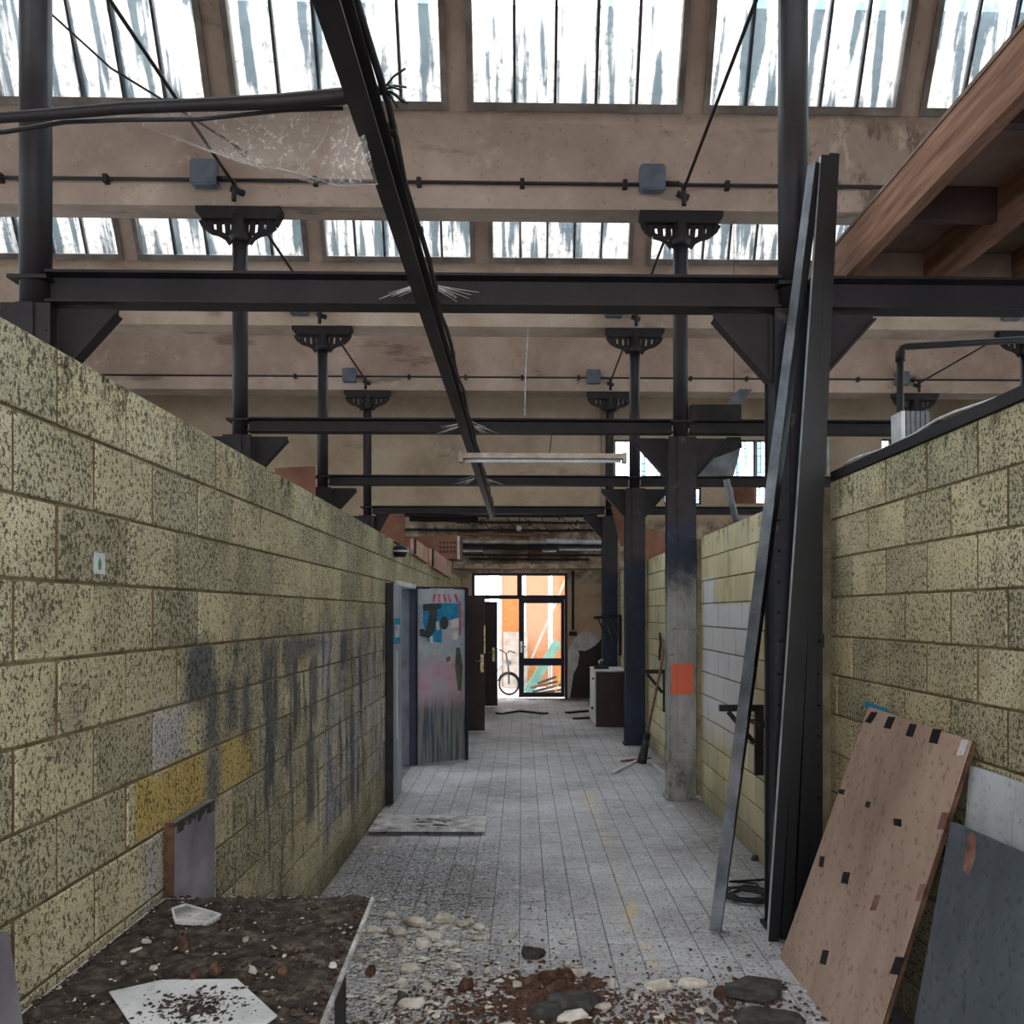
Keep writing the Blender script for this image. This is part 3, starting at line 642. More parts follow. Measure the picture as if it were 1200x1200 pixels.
def column(name, label, cx, cy, low_mat, up_mat, lower=True, upw=.075, gl=True, gr=True):
    t = thing(name, label, 'column', (cx, cy, 0), None, 'thing')
    hw = .125; BZ = 3.26
    if lower:
        m = MB(); d = .10
        m.box((cx-hw, cy-d, 0.02), (cx+hw, cy-d+.012, BZ)); m.box((cx-hw, cy+d-.012, 0.02), (cx+hw, cy+d, BZ))
        m.box((cx-hw+.012, cy-d+.012, .02), (cx-hw+.03, cy+d-.012, BZ)); m.box((cx+hw-.03, cy-d+.012, .02), (cx+hw-.012, cy+d-.012, BZ))
        m.box((cx-.045, cy-d-.012, .02), (cx+.045, cy-d, BZ))
        m.build('shaft', low_mat, t)
        MB().box((cx-hw-.02, cy-d-.02, 0), (cx+hw+.02, cy+d+.02, .02)).build('base_plate', low_mat, t)
        for z, h in ((.235, .05), (1.50, .07)):
            sp = MB().box((cx-hw-.003, cy-d-.018, z), (cx+hw+.003, cy-d-.001, z+h)); rivets(sp, [(cx+dx, cy-d-.018, z+h/2) for dx in (-.10, -.06, -.02, .02, .06, .10)]); sp.build('splice_plate', low_mat, t)
        rv = MB()
        rivets(rv, [(cx+s*(hw-.02), cy-d, .4+.16*k) for s in (-1, 1) for k in range(18)], .008); tag(rv.build('rivets', low_mat, t), None, None, None, 'stuff')
    for s, on in ((-1, gl), (1, gr)):
        if not on: continue
        g = MB(); x0 = cx + s*(hw if lower else .08)
        g.prism([(x0, cy-.008, BZ), (x0+s*.30, cy-.008, BZ), (x0+s*.30, cy-.008, BZ-.03), (x0, cy-.008, BZ-.36)], (0, .016, 0))
        g.bar((x0+s*.30, cy, BZ-.02), (x0, cy, BZ-.36), .09, .014, (0, 1, 0)) if False else None
        # stiffening angle along the slanting edge
        p = Vector((x0+s*.30, cy, BZ-.03)); q_ = Vector((x0+s*.005, cy, BZ-.36)); g.bar(p, q_, .09, .014, (1, 0, 1 if s > 0 else -1))
        g.build('gusset', up_mat, t)
    u = MB(); n = 14
    if upw > .074 and cy < 5: u.tube([(cx, cy, BZ), (cx, cy, 5.1)], .078, 18)
    else: u.tube([(cx, cy, BZ), (cx, cy, 5.0)], .068, 14)
    u.build('upper_shaft', up_mat, t)
    c = MB(); c.box((cx-.10, cy-.09, BZ+.13), (cx+.10, cy+.09, BZ+.15)) if lower else None
    if c.v: c.build('seat_plate', up_mat, t)
    capital(t, cx, cy, up_mat)
    return t
column('steel_column', 'black steel column with long dark channels leaning on it', CXR, COLS_Y[0], MAT['col_black'], MAT['steel'])
column('steel_column', 'scuffed pale steel column with an orange painted square', CXR, COLS_Y[1], MAT['col_scuff'], MAT['steel'])
column('steel_column', 'navy steel column between the broom and the cabinet', CXR, COLS_Y[2], MAT['col_navy'], MAT['steel'])
column('steel_column', 'navy steel column standing right behind the cabinet', CXR, COLS_Y[3], MAT['col_navy'], MAT['steel'])
for y, lb in zip(COLS_Y, ('thick round steel column rising behind the pale partition, in the first frame', 'steel column behind the pale partition in the second frame', 'steel column behind the pale partition in the third frame', 'steel column behind the pale partition in the last frame')):
    column('steel_column', lb, CXL, y, MAT['steel'], MAT['steel'])
for y, lb in ((11.5, 'steel column with iron capital beyond the short block wall, in the third frame'), (14.8, 'steel column with iron capital beyond the short block wall, in the last frame')):
    column('steel_column', lb, CXRR, y, MAT['steel'], MAT['steel'], gr=False)
def ibeam(x0, x1, y, label, zc=3.36, h=.165, fw=.14):
    m = MB(); z0, z1 = zc-h/2, zc+h/2
    m.profile_x([(y-fw/2, z0), (y+fw/2, z0), (y+fw/2, z0+.014), (y+.006, z0+.022), (y+.006, z1-.022), (y+fw/2, z1-.014), (y+fw/2, z1), (y-fw/2, z1), (y-fw/2, z1-.014), (y-.006, z1-.022), (y-.006, z0+.022), (y-fw/2, z0+.014)], x0, x1)
    return m.solo('steel_beam', MAT['steel'], label, 'beam', None, 'thing')
for y, nm in zip(COLS_Y, ('first', 'second', 'third', 'last')):
    h = .165 if y < 5 else .125
    ibeam(CXL+.08, CXR-.08, y, 'dark steel beam of the %s frame, spanning the corridor' % nm, h=h)
    ibeam(CXR+.08, CXRR-.08, y, 'dark steel beam of the %s frame, running off past the corridor columns' % nm, h=h)

# the long rail hung under the beams, with its torn cable
RX, RZ = -.485, 3.235
t = thing('hanging_rail', 'long dark steel rail hung lengthwise under the beams', 'rail', (RX, 7, RZ))
m = MB(); y0, y1 = 1.6, 14.7
prof = [(-.048, .035), (.048, .035), (.048, .022), (.012, .022), (.012, -.035), (.034, -.035), (.034, -.045), (-.034, -.045), (-.034, -.035), (-.012, -.035), (-.012, .022), (-.048, .022)]
m.prism([(RX+a, y0, RZ+b) for a, b in prof], (0, y1-y0, 0)); m.build('rail', MAT['steel'], t)
MB().tube([(RX+.055+.008*math.sin(y*5), y, RZ+.045+.006*math.sin(y*9)) for y in [1.6+.25*i for i in range(52)]], .012, 6).build('wire', MAT['black'], t)
for y in (2.2, 3.0, 3.8, 4.45, 5.6, 6.6, 7.7, 9.2, 10.6, 12.6):
    MB().box((RX-.06, y-.02, RZ+.03), (RX+.07, y+.02, RZ+.06)).build('clip', MAT['black'], t)
yb = 2.78
t = thing('torn_trunking', 'sagging dark cable trunking torn off beside the rail', 'trunking', at(230, 125, Y=yb))
pp = [at(-60, 146, Y=yb), at(0, 138, Y=yb), at(70, 133, Y=yb), at(140, 127, Y=yb), at(230, 123, Y=yb), at(330, 119, Y=yb), at(400, 113, Y=yb), at(452, 105, Y=yb)]
MB().tube(pp, [.014, .016, .017, .018, .019, .023, .025, .012], 8).build('sheath', MAT['steel'], t)
MB().tube([p + Vector((0, .03, -.018 - .01*math.sin(i*2.1))) for i, p in enumerate(pp[:-1])], .007, 6).build('wire', MAT['black'], t)
fr = MB()
for i in range(9):
    a = at(448, 106, Y=yb); d = Vector((random.uniform(.02, .09), random.uniform(-.05, .05), random.uniform(-.05, .06))); fr.tube([a, a+d*.5+Vector((0, 0, .01)), a+d], .0035, 5)
tag(fr.build('frayed_end', MAT['black'], t), None, None, None, 'stuff')
pp = [at(60, 20, Y=5.2), at(130, 80, Y=5.2), at(215, 132, Y=5.2), at(272, 168, Y=5.2), at(276, 172, Y=5.2), at(287, 182, Y=5.2)]
pp[0] = at(20, -20, Y=5.2)
t = thing('hanging_wire', 'thin wire ending in a small hook beside the junction box', 'wire', pp[-1]); MB().tube(pp[:-1], .007, 6).build('wire', MAT['black'], t)
MB().tube([pp[-2], pp[-1], pp[-1]+Vector((.012, 0, .02))], .014, 6).build('hook', MAT['black'], t)

# fluorescent batten
a, b = at(538, 536, Y=7.9), at(734, 536.5, Y=7.9)
t = thing('fluorescent_lamp', 'dusty unlit fluorescent batten hanging over the corridor', 'lamp', ((a.x+b.x)/2, 7.9, a.z))
MB().profile_x([(7.87, a.z+.035), (7.93, a.z+.035), (7.96, a.z-.012), (7.84, a.z-.012)], a.x+.03, b.x-.03).build('housing', MAT['lamp_metal'], t)
MB().tube([(a.x+.05, 7.9, a.z-.030), (b.x-.05, 7.9, b.z-.030)], .014, 10).build('tube', MAT['white_paint'], t)
for x in (a.x, b.x-.035): MB().box((x, 7.85, a.z-.045), (x+.035, 7.95, a.z+.04)).build('end_cap', MAT['lamp_metal'], t)
MB().tube([(a.x+.79, 7.9, a.z+.03), (a.x+.82, 8.1, 3.30)], .004, 5).build('suspension_wire', MAT['black'], t)

# cobwebs
def web(name, label, poly, yy):
    P = [at(x, y, Y=yy) for x, y in poly]; c = sum(P, Vector())/len(P); m = MB(); n = len(P)
    ring = [p for p in P]; mid = [c.lerp(p, .5) + Vector((0, .12, -.03)) for p in P]
    m.add(ring + mid + [c + Vector((0, .18, -.04))], [(i, (i+1) % n, n+(i+1) % n, n+i) for i in range(n)] + [(n+i, n+(i+1) % n, 2*n) for i in range(n)], True)
    t = thing(name, label, 'cobweb', tuple(c)); m.build('sheet', MAT['web'], t)
    s = MB()
    for i in range(0, n, 3):
        s.tube([P[i], c.lerp(P[i], .5)+Vector((0, .12, -.03)), c+Vector((0, .18, -.04))], .0008, 4, False)
    tag(s.build('strands', MAT['strand'], t), None, None, None, 'stuff')
web('cobweb', 'large dusty cobweb sheet slung between the torn trunking and the rail', [(130, 133), (255, 124), (345, 120), (400, 117), (419, 118), (428, 160), (443, 216), (380, 210), (300, 190), (200, 158)], 2.86)
for (yb_, px_, py_, sc, lb) in ((4.64, 500, 338, 1.0, 'swept cobweb strands on the rail over the first beam'), (8.05, 548, 499, .62, 'swept cobweb strands on the rail over the second beam'), (11.4, 560, 562, .5, 'swept cobweb strands on the rail over the third beam')):
    m = MB()
    for k in range(16):
        sg = -1 if k % 2 else 1; L_ = sc*random.uniform(28, 62); dy = random.uniform(4, 14)*sc; st = random.uniform(-3, 3)
        m.tube([at(px_ + sg*8*sc, py_ - 4*sc + st, Y=yb_), at(px_ + sg*L_*.5, py_ - 1*sc + st*.8 + dy*.25, Y=yb_+.0), at(px_ + sg*L_, py_ + dy + st, Y=yb_+.02)], [.003*sc, .0022, .001], 4, False)
    o = m.build('cobweb', MAT['strand']); tag(o, lb, 'cobweb', None, 'stuff')
for n_, (x, y0, y1, lb) in enumerate([(617, 384, 487, 'thin loose cobweb strand hanging in mid air under the first beam')]):
    MB().tube([at(619, y0, Y=11.49), at(616, (y0+y1)/2, Y=11.49), at(615, y1, Y=11.49)], .008, 5).solo('cobweb_strand', MAT['strand'], lb, 'cobweb')

# long profiles leaning on the first column
def channel(name, label, p, q, wd, dp, mat, edge=None, front=Vector((0, -1, 0))):
    p = Vector(p); q = Vector(q); d = (q-p).normalized(); a = d.cross(front).normalized(); n = a.cross(d).normalized()
    if n.dot(front) < 0: n = -n
    t = thing(name, label, 'steel profile', p)
    m = MB(); th = .005; a_ = a*wd/2
    def sl(u0, u1, v0, v1, mb): mb.prism([p+a*u0+n*v0, p+a*u1+n*v0, p+a*u1+n*v1, p+a*u0+n*v1], q-p)
    sl(-wd/2, wd/2, dp-th, dp, m); m.build('web', mat, t)
    for s in (-1, 1):
        f = MB(); sl(s*wd/2 - (th if s > 0 else 0), s*wd/2 + (th if s < 0 else 0), 0, dp-th, f); f.build('flange', edge if (edge and s*a.x < 0) else mat, t)
    l = MB(); sl(-wd/2+.001, wd/2-.001, 0, .003, l) if False else None
    return t
pb = at(838, 1092, Z=0.0); pt = at(951, 192, Y=4.50)
def twisted(p, q, wd, name, label, mat, side):
    t = thing(name, label, 'steel profile', p); d = (q-p).normalized(); N = 14
    a0 = d.cross(Vector((0, -1, 0))).normalized()
    if a0.x < 0: a0 = -a0
    for nm, mt, k0, k1 in (('face', mat, 0, 1), ('flange', side, 2, 3)):
        L, Rr = [], []
        for i in range(N+1):
            u = i/N; rot = Matrix.Rotation(-math.radians(18 + 52*u), 3, d); a = rot @ a0; n = a.cross(d); c = p.lerp(q, u)
            if n.y > 0: n = -n
            if nm == 'face': e0, e1, th = c - a*wd/2, c + a*wd/2, -n*.004
            else: e0, e1, th = c + a*wd/2, c + a*wd/2 - n*.045, -a*.004
            L.append((e0, e1, e1+th, e0+th))
        m = MB(); m.v = [v for r in L for v in r]
        for i in range(N):
            for j in range(4): m.f.append((i*4+j, i*4+(j+1) % 4, i*4+4+(j+1) % 4, i*4+4+j)); m.sm.append(False)
        m.f += [(3, 2, 1, 0), (N*4, N*4+1, N*4+2, N*4+3)]; m.sm += [False, False]
        m.build(nm, mt, t)
twisted(pb, pt, .062, 'metal_profile', 'grey zinc profile leaning far out from the column', MAT['pale_steel'], MAT['dark_steel'])
# its dark folded return
pb2 = at(907, 1100, Z=0.0); pt2 = at(966, 186, Y=4.50)
channel('metal_profile', 'dark channel with a bright edge leaning close to the column', pb2 + Vector((-.012, 0, 0)), pt2, .055, .04, MAT['dark_steel'], MAT['bright_edge'])
channel('metal_profile', 'dark channel in the leaning bundle, middle one', pb2 + Vector((.06, .03, 0)), pt2 + Vector((.018, .03, .01)), .05, .045, MAT['dark_steel'])
channel('metal_profile', 'dark channel in the leaning bundle, next to the column edge', pb2 + Vector((.13, .045, 0)), pt2 + Vector((.045, .03, .02)), .05, .05, MAT['dark_steel'])

# ================================================================== TIMBER PLATFORM (upper corner)
t = thing('timber_platform', 'raised timber platform of joists and boards over the short block wall', 'platform', (2.9, 3.5, 3.44))
JX = [1.725, 2.235, 2.725, 3.215, 3.705, 4.2]
for i, x in enumerate(JX): MB().box((x-.03, .9, 3.446), (x+.03, 4.97, 3.66)).build('joist', MAT['timber'], t)
for y in (1.7, 2.52, 3.34, 4.16, 4.93):
    for i in range(len(JX)-1): MB().box((JX[i]+.031, y-.025, 3.50), (JX[i+1]-.031, y+.025, 3.655)).build('nogging', MAT['dark_brown'] if y < 4.9 else MAT['deck'], t)
for i, y in enumerate([.9, 1.72, 2.54, 3.36, 4.18]): MB().box((1.69, y, 3.662), (4.3, y+.812, 3.68)).build('deck_board', MAT['deck'], t)

# thick bent pipe and grey slats beyond the short wall
p0 = at(1055, 408, Y=6.6); p1 = at(1200, 390, Y=6.6)
t = thing('bent_pipe', 'thick dark pipe rising and bending sideways beyond the short block wall', 'pipe', (p0.x, 6.6, 0))
MB().tube([(p0.x, 6.6, 0), (p0.x, 6.6, p0.z-.03), (p0.x+.012, 6.6, p0.z), (p0.x+.04, 6.6, p0.z+.012), (p1.x+2, 6.6, p1.z+.08)], .026, 12).build('pipe', MAT['black'], t)
MB().tube([(p0.x, 6.6, p0.z-.10), (p0.x, 6.6, p0.z-.02)], .034, 12).build('elbow_collar', MAT['black'], t)
t = thing('radiator', 'grey ribbed metal radiator standing behind the short block wall', 'radiator', at(1070, 520, Y=4.25).xy.to_3d() + Vector((0, 0, 1.9)))
ax = at(1058, 484, Y=4.25)
for k in range(6):
    x = ax.x + .008 + k*.0235
    MB().prism([(x-.007, 4.25, 2.0), (x+.012, 4.25, 2.0), (x+.003, 4.25, ax.z+.01), (x-.016, 4.25, ax.z+.01)], (0, .12, 0)).build('fin', MAT['pale_steel'] if k else MAT['white_paint'], t)
MB().box((ax.x, 4.26, 2.0), (ax.x+.13, 4.36, ax.z-.03)).build('core', MAT['bar'], t)
MB().box((ax.x-.02, 4.22, 0), (ax.x+.18, 4.40, 2.0)).build('stand', MAT['bar'], t)

# ================================================================== DOORS of the left partition
t = thing('door_frame', 'navy steel frame of the double doorway in the partition', 'door frame', (XL-.07, 9.2, 0), None, 'structure'); t.name = 'door_1'
MB().box((XL-.155, DO0, 0), (XL+.01, DO0+.05, 1.94)).build('jamb', MAT['navy'], t)
MB().box((XL-.16, DO1-.012, 0), (XL-.051, DO1-.001, 1.94)).build('reveal', MAT['grey_paint'], t)
MB().box((XL-.05, DO1-.06, 0), (XL+.03, DO1, 1.94)).build('jamb', MAT['navy'], t)
MB().box((XL-.155, DO0, 1.94), (XL+.02, DO1, 1.988)).build('head', MAT['white_paint'], t)
# leaf folded back flat on the wall
la = MAT['pale_steel']
t = thing('open_door', 'grey-blue metal door leaf folded flat back against the partition', 'door', (XL+.04, 8.2, 0))
MB().box((XL+.014, 7.90, .02), (XL+.06, 8.48, 1.93)).build('panel', grimy('pale_lilac_steel', (112, 114, 126), (142, 146, 158), (166, 172, 184), 3, .55, 0, .1, (1, 1, .3)), t)
MB().box((XL+.008, 7.862, .015), (XL+.068, 7.899, 1.94)).build('edge', MAT['black'], t)
p = at(461.5, 757, X=XL+.064); q_ = at(472, 727, X=XL+.064)
n = MB().box((XL+.0605, 7.93, 1.40), (XL+.064, 8.36, 1.63)).build('notice', MAT['cyan'], t); n['label'] = 'blue and white paper notice'
MB().box((XL+.0642, 8.02, 1.46), (XL+.066, 8.30, 1.57)).build('notice_sheet', MAT['white_paint'], n)
MB().box((XL+.0662, 8.06, 1.52), (XL+.067, 8.12, 1.56)).build('red_mark', MAT['pinkred'], n)
MB().box((XL+.0605, 8.14, .55), (XL+.068, 8.16, 1.34)).build('strip', MAT['white_paint'], t)
# graffitied leaf standing open
H0 = at(488, 897, Z=0.0); H1 = at(545, 891.5, Z=0.0)
dn = (H1-H0).normalized(); nn = Vector((dn.y, -dn.x, 0)); W_ = (H1-H0).length
if nn.y > 0: nn = -nn
def graf_mat():
    t = NT('graffiti_door_paint'); Z = t.xyz()[2]
    st = t.noise(4, 5, .65, (9, 9, .35)); n2 = t.noise(4, 5, .65)
    up = t.ramp(n2, [(.3, (118, 134, 150)), (.5, (156, 168, 178)), (.7, (184, 178, 186))])
    midc = t.ramp(t.noise(6, 5, .7), [(.35, (150, 156, 164)), (.5, (172, 150, 160)), (.65, (168, 130, 144))])
    lo = t.ramp(st, [(.3, (36, 48, 70)), (.45, (74, 86, 102)), (.55, (118, 118, 112)), (.7, (142, 130, 104))])
    c = t.mix(t.step(t.math('ADD', Z, t.math('MULTIPLY', n2, .3)), 1.45, 1.15), up, midc)
    c = t.mix(t.step(t.math('ADD', Z, t.math('MULTIPLY', n2, .3)), 1.0, .65), c, lo)
    return t.done(c, .6)
t = thing('open_door', 'graffiti-covered metal door leaf standing open into the corridor', 'door', H0)
m = MB(); nseg = 14; th = .035; vs_ = []
for i in range(nseg+1):
    u = i/nseg; bow = .035*math.sin(math.pi*u)
    for z in (.02, 1.95):
        zz = z - (.028*math.sin(math.pi*u) if z < 1 else 0)*0
        base = H0 + dn*(W_*u) + nn*bow
        vs_ += [base + Vector((0, 0, zz)), base - nn*th + Vector((0, 0, zz))]
fs = []
for i in range(nseg):
    a = i*4; b = a+4
    fs += [(a, b, b+2, a+2), (a+1, a+3, b+3, b+1), (a, a+1, b+1, b), (a+2, b+2, b+3, a+3)]
fs += [(0, 2, 3, 1), (nseg*4, nseg*4+1, nseg*4+3, nseg*4+2)]
m.add(vs_, fs); m.build('leaf', graf_mat(), t)
MB().bar(H0 - dn*.012 + Vector((0, 0, .01)), H0 - dn*.012 + Vector((0, 0, 1.96)), .03, .06, nn).build('hinge_edge', MAT['navy'], t)
MB().bar(H1 + dn*.012 + Vector((0, 0, .01)), H1 + dn*.012 + Vector((0, 0, 1.96)), .03, .06, nn).build('lock_edge', MAT['navy'], t)
MB().bar(H0 + Vector((0, 0, 1.955)), H1 + Vector((0, 0, 1.955)), .05, .025).build('top_edge', MAT['navy'], t)
def paint(name, crop, mat, lift, label=None):
    pts = []
    for cx_, cy_ in crop:
        px, py = 430 + cx_/3.43, 600 + cy_/3.43
        w0 = on_plane(px, py, H0, nn); u = max(0.02, min(.98, (w0-H0).dot(dn)/W_))
        pts.append(H0 + dn*(W_*u) + Vector((0, 0, w0.z)) + nn*(.035*math.sin(math.pi*u) + lift))
    m = MB(); c = sum(pts, Vector())/len(pts)
    m.prism(pts, -nn*.0015)
    o = m.build(name, mat, t)
    if label: o['label'] = label
    return o
def paint_strip(name, path, wd, mat, lift, label=None):
    L, R = [], []
    for i, (x, y) in enumerate(path):
        a = path[max(0, i-1)]; b = path[min(len(path)-1, i+1)]; dx, dy = b[0]-a[0], b[1]-a[1]; l = math.hypot(dx, dy)
        ww = wd[i] if isinstance(wd, list) else wd
        L.append((x - dy/l*ww/2, y + dx/l*ww/2)); R.append((x + dy/l*ww/2, y - dx/l*ww/2))
    m = MB()
    def W3(c):
        px, py = 430 + c[0]/3.43, 600 + c[1]/3.43
        w0 = on_plane(px, py, H0, nn); u = max(0.02, min(.98, (w0-H0).dot(dn)/W_))
        return H0 + dn*(W_*u) + Vector((0, 0, w0.z)) + nn*(.035*math.sin(math.pi*u) + lift)
    for i in range(len(path)-1): m.prism([W3(L[i]), W3(L[i+1]), W3(R[i+1]), W3(R[i])], -nn*.001)
    o = m.build(name, mat, t)
    if label: o['label'] = label
    return o
def blue_quads():
    paint('blue_patch', [(225, 372), (295, 366), (295, 525), (240, 520), (222, 440)], MAT['cyan'], .006, 'cyan painted rectangle')
    paint('blue_patch', [(295, 366), (366, 368), (366, 428), (295, 440)], MAT['cyan'], .006)
blue_quads()
paint('white_stroke', [(270, 440), (365, 426), (366, 462), (275, 474)], MAT['white_paint'], .008, 'white painted bar')
paint('white_stroke', [(246, 500), (362, 478), (362, 510), (250, 526)], MAT['white_paint'], .008)
paint_strip('letter_j', [(222, 384), (255, 382), (292, 376)], [26, 28, 18], MAT['j_paint'], .011, 'dark painted letter J')
paint_strip('letter_stroke', [(262, 384), (258, 430), (250, 474), (238, 492), (220, 488), (214, 470)], [30, 32, 32, 34, 28, 14], MAT['j_paint'], .0125)
paint('letter_dot', [(304+17*math.cos(a*math.pi/6), 446+27*math.sin(a*math.pi/6)) for a in range(12)], MAT['j_paint'], .0125, 'dark painted full stop after the letter')
for k, (x0, x1) in enumerate([(268, 262), (285, 284), (303, 310), (322, 330), (350, 362)]): paint_strip('red_stroke', [(x0, 330), (x1, 362)], 9, MAT['pinkred'], .007)
paint_strip('red_stroke', [(371, 360), (372, 430), (370, 494)], 8, MAT['pinkred'], .007)
paint_strip('olive_stroke', [(362, 545), (366, 620), (370, 718)], [16, 34, 14], MAT['olive'], .009, 'dark olive paint smear')
paint('tape', [(312, 585), (330, 578), (328, 598), (314, 604)], MAT['rust'], .009)
# brown leaves
def brown_door(label, y, px0, px1, pyt, x_hidden, bar_):
    r = at(px1, 800, Y=y).x; z1 = at(px1, pyt, Y=y).z
    t = thing('open_door', label, 'door', (x_hidden, y, 0))
    MB().box((x_hidden, y, .02), (r, y+.04, z1)).build('leaf', MAT['dark_brown'], t)
    MB().box((x_hidden+.02, y-.004, z1-.02), (r-.02, y, z1-.012)).build('top_edge', MAT['black'], t)
    xh = at(bar_[0], bar_[1], Y=y)
    MB().box((xh.x-.022, y-.012, xh.z-.14), (xh.x+.022, y-.0005, xh.z+.11)).build('handle_plate', MAT['brass'], t)
    MB().tube([(xh.x, y-.012, xh.z+.02), (xh.x, y-.05, xh.z+.02), (xh.x-.09, y-.052, xh.z+.02)], .010, 8).build('handle', MAT['brass'], t)
    if len(bar_) > 2: MB().box((xh.x+.025, y-.005, xh.z+.12), (xh.x+.045, y-.0005, bar_[2])).build('edge_strip', MAT['brass'], t)
brown_door('dark brown door standing open with a brass handle and edge strip', at(568, 858, Z=0).y, 545, 568, 698, XL+.01, (565, 776, 1.50))
brown_door('dark brown door standing open beside the bicycle', 16.1, 568, 583, 705, XL+.01, (578.5, 766))

# ================================================================== glazed end door
yd = 17.62
t = thing('door_4', 'navy glazed double door with transom lights at the corridor end', 'door', ((FW0+FW1)/2, yd, 0), None, 'structure')
zt = 2.455
def zz(py): return at(610, py, Y=yd).z
def xx(px): return at(px, 760, Y=yd).x
x0, x1 = FW0, FW1; xm0, xm1 = xx(606), xx(611.5)
MB().box((x0, yd, 0), (x0+.05, yd+.1, zt)).build('jamb', MAT['navy'], t); MB().box((x1-.05, yd, 0), (x1, yd+.1, zt)).build('jamb', MAT['navy'], t)
MB().box((x0+.05, yd, zt-.05), (x1-.05, yd+.1, zt)).build('head', MAT['navy'], t)
MB().box((x0+.05, yd, zz(702)), (x1-.05, yd+.1, zz(697.5))).build('transom_bar', MAT['navy'], t)
MB().box((xm0, yd, zz(697.5)), (xm1, yd+.1, zt-.05)).build('mullion', MAT['navy'], t)
for a, b in ((x0+.05, xm0), (xm1, x1-.05)): MB().box((a, yd+.05, zz(697.5)), (b, yd+.058, zt-.05)).build('pane', MAT['glass'], t)
lf = MB(); la_, lb_ = xx(608), x1-.055; zb, zl0, zl1, zh = .03, zz(780), zz(771.5), zz(702)-.001
lf.box((la_, yd+.01, zb), (la_+.10, yd+.07, zh)); lf.box((lb_-.07, yd+.01, zb), (lb_, yd+.07, zh)); lf.box((la_+.10, yd+.01, zb), (lb_-.07, yd+.07, zb+.09)); lf.box((la_+.10, yd+.01, zl0), (lb_-.07, yd+.07, zl1)); lf.box((la_+.10, yd+.01, zh-.08), (lb_-.07, yd+.07, zh))
leaf = lf.build('door_leaf', MAT['navy'], t)
MB().box((la_+.10, yd+.035, zl1), (lb_-.07, yd+.042, zh-.08)).build('pane', MAT['glass'], leaf); MB().box((la_+.10, yd+.035, zb+.09), (lb_-.07, yd+.042, zl0)).build('pane', MAT['glass'], leaf)
MB().tube([(la_+.05, yd+.01, 1.02), (la_+.05, yd-.04, 1.02), (la_+.14, yd-.045, 1.02)], .012, 8).build('handle', MAT['chrome'], leaf)
MB().box((la_+.03, yd, .9), (la_+.07, yd+.01, 1.12)).build('lock_plate', MAT['chrome'], leaf)
# small windows in the end wall
k = 20
wn_lab = ['gridded window in the end wall between the steel columns, first', 'gridded window in the end wall behind the gusset', 'gridded window in the end wall under the torn ceiling piece', 'gridded window in the end wall beside the black column',
          'sliver of low window behind the scuffed column', 'narrow low window next to the scuffed column', 'low gridded window beside the leaning white tube', 'small window seen above the short wall']
for i, (a, b, c, d) in enumerate(far_wins + low_wins[:4]):
    k += 1; t = thing('window_%d' % k, wn_lab[i], 'window', ((a+b)/2, 17.6, c), None, 'structure')
    f = MB(); f.box((a, 17.66, c), (a+.03, 17.72, d)); f.box((b-.03, 17.66, c), (b, 17.72, d)); f.box((a+.03, 17.66, c), (b-.03, 17.72, c+.03)); f.box((a+.03, 17.66, d-.03), (b-.03, 17.72, d)); f.build('window_frame', MAT['bar'], t)
    n_ = max(1, round((b-a)/.11)); m_ = max(1, round((d-c)/.15)); g = MB()
    for j in range(1, n_): g.box((a+(b-a)*j/n_-.004, 17.68, c+.03), (a+(b-a)*j/n_+.004, 17.69, d-.03))
    for j in range(1, m_): g.box((a+.03, 17.68, c+(d-c)*j/m_-.004), (b-.03, 17.69, c+(d-c)*j/m_+.004))
    if g.v: tag(g.build('wire_grid', MAT['bar'], t), None, None, None, 'stuff')
    MB().box((a+.03, 17.70, c+.03), (b-.03, 17.704, d-.03)).build('pane', MAT['pane'], t)

# peeled paint and damage on the end wall beside the door
def blob_poly(pts, y, th, name, mat, label, cat):
    P = [at(x, yy, Y=y) for x, yy in pts]
    return MB().prism([(p.x, y, max(p.z, .005)) for p in P], (0, th, 0)).solo(name, mat, label, cat)
blob_poly([(666, 817), (666, 762), (672, 750), (681, 741), (690, 740), (701, 747), (704, 752), (705, 800), (705, 817)], 17.592, .007, 'plaster_patch', MAT['white_paint'], 'patch of white filler on the end wall beside the door', 'patch')
blob_poly([(668, 818), (672, 790), (677, 780), (679, 768), (678, 762), (685, 763), (690, 761), (697, 757), (701, 753), (705, 748), (707, 760), (707, 818)], 17.583, .008, 'exposed_brickwork', MAT['dark_brown'], 'dark bare brickwork where plaster fell off beside the door', 'patch')
px = at(671.5, 700, Y=17.55)
t = thing('wall_switch', 'black wall switch on a vertical conduit beside the glazed door', 'switch', (px.x, 17.55, 1.1))
MB().tube([(px.x, 17.57, 2.5), (px.x, 17.57, at(671, 738, Y=17.57).z)], .022, 8).build('conduit', MAT['black'], t)
zc = at(671, 742, Y=17.57).z; MB().box((px.x-.075, 17.52, zc-.05), (px.x+.075, 17.59, zc+.03)).build('switch_box', MAT['black'], t)

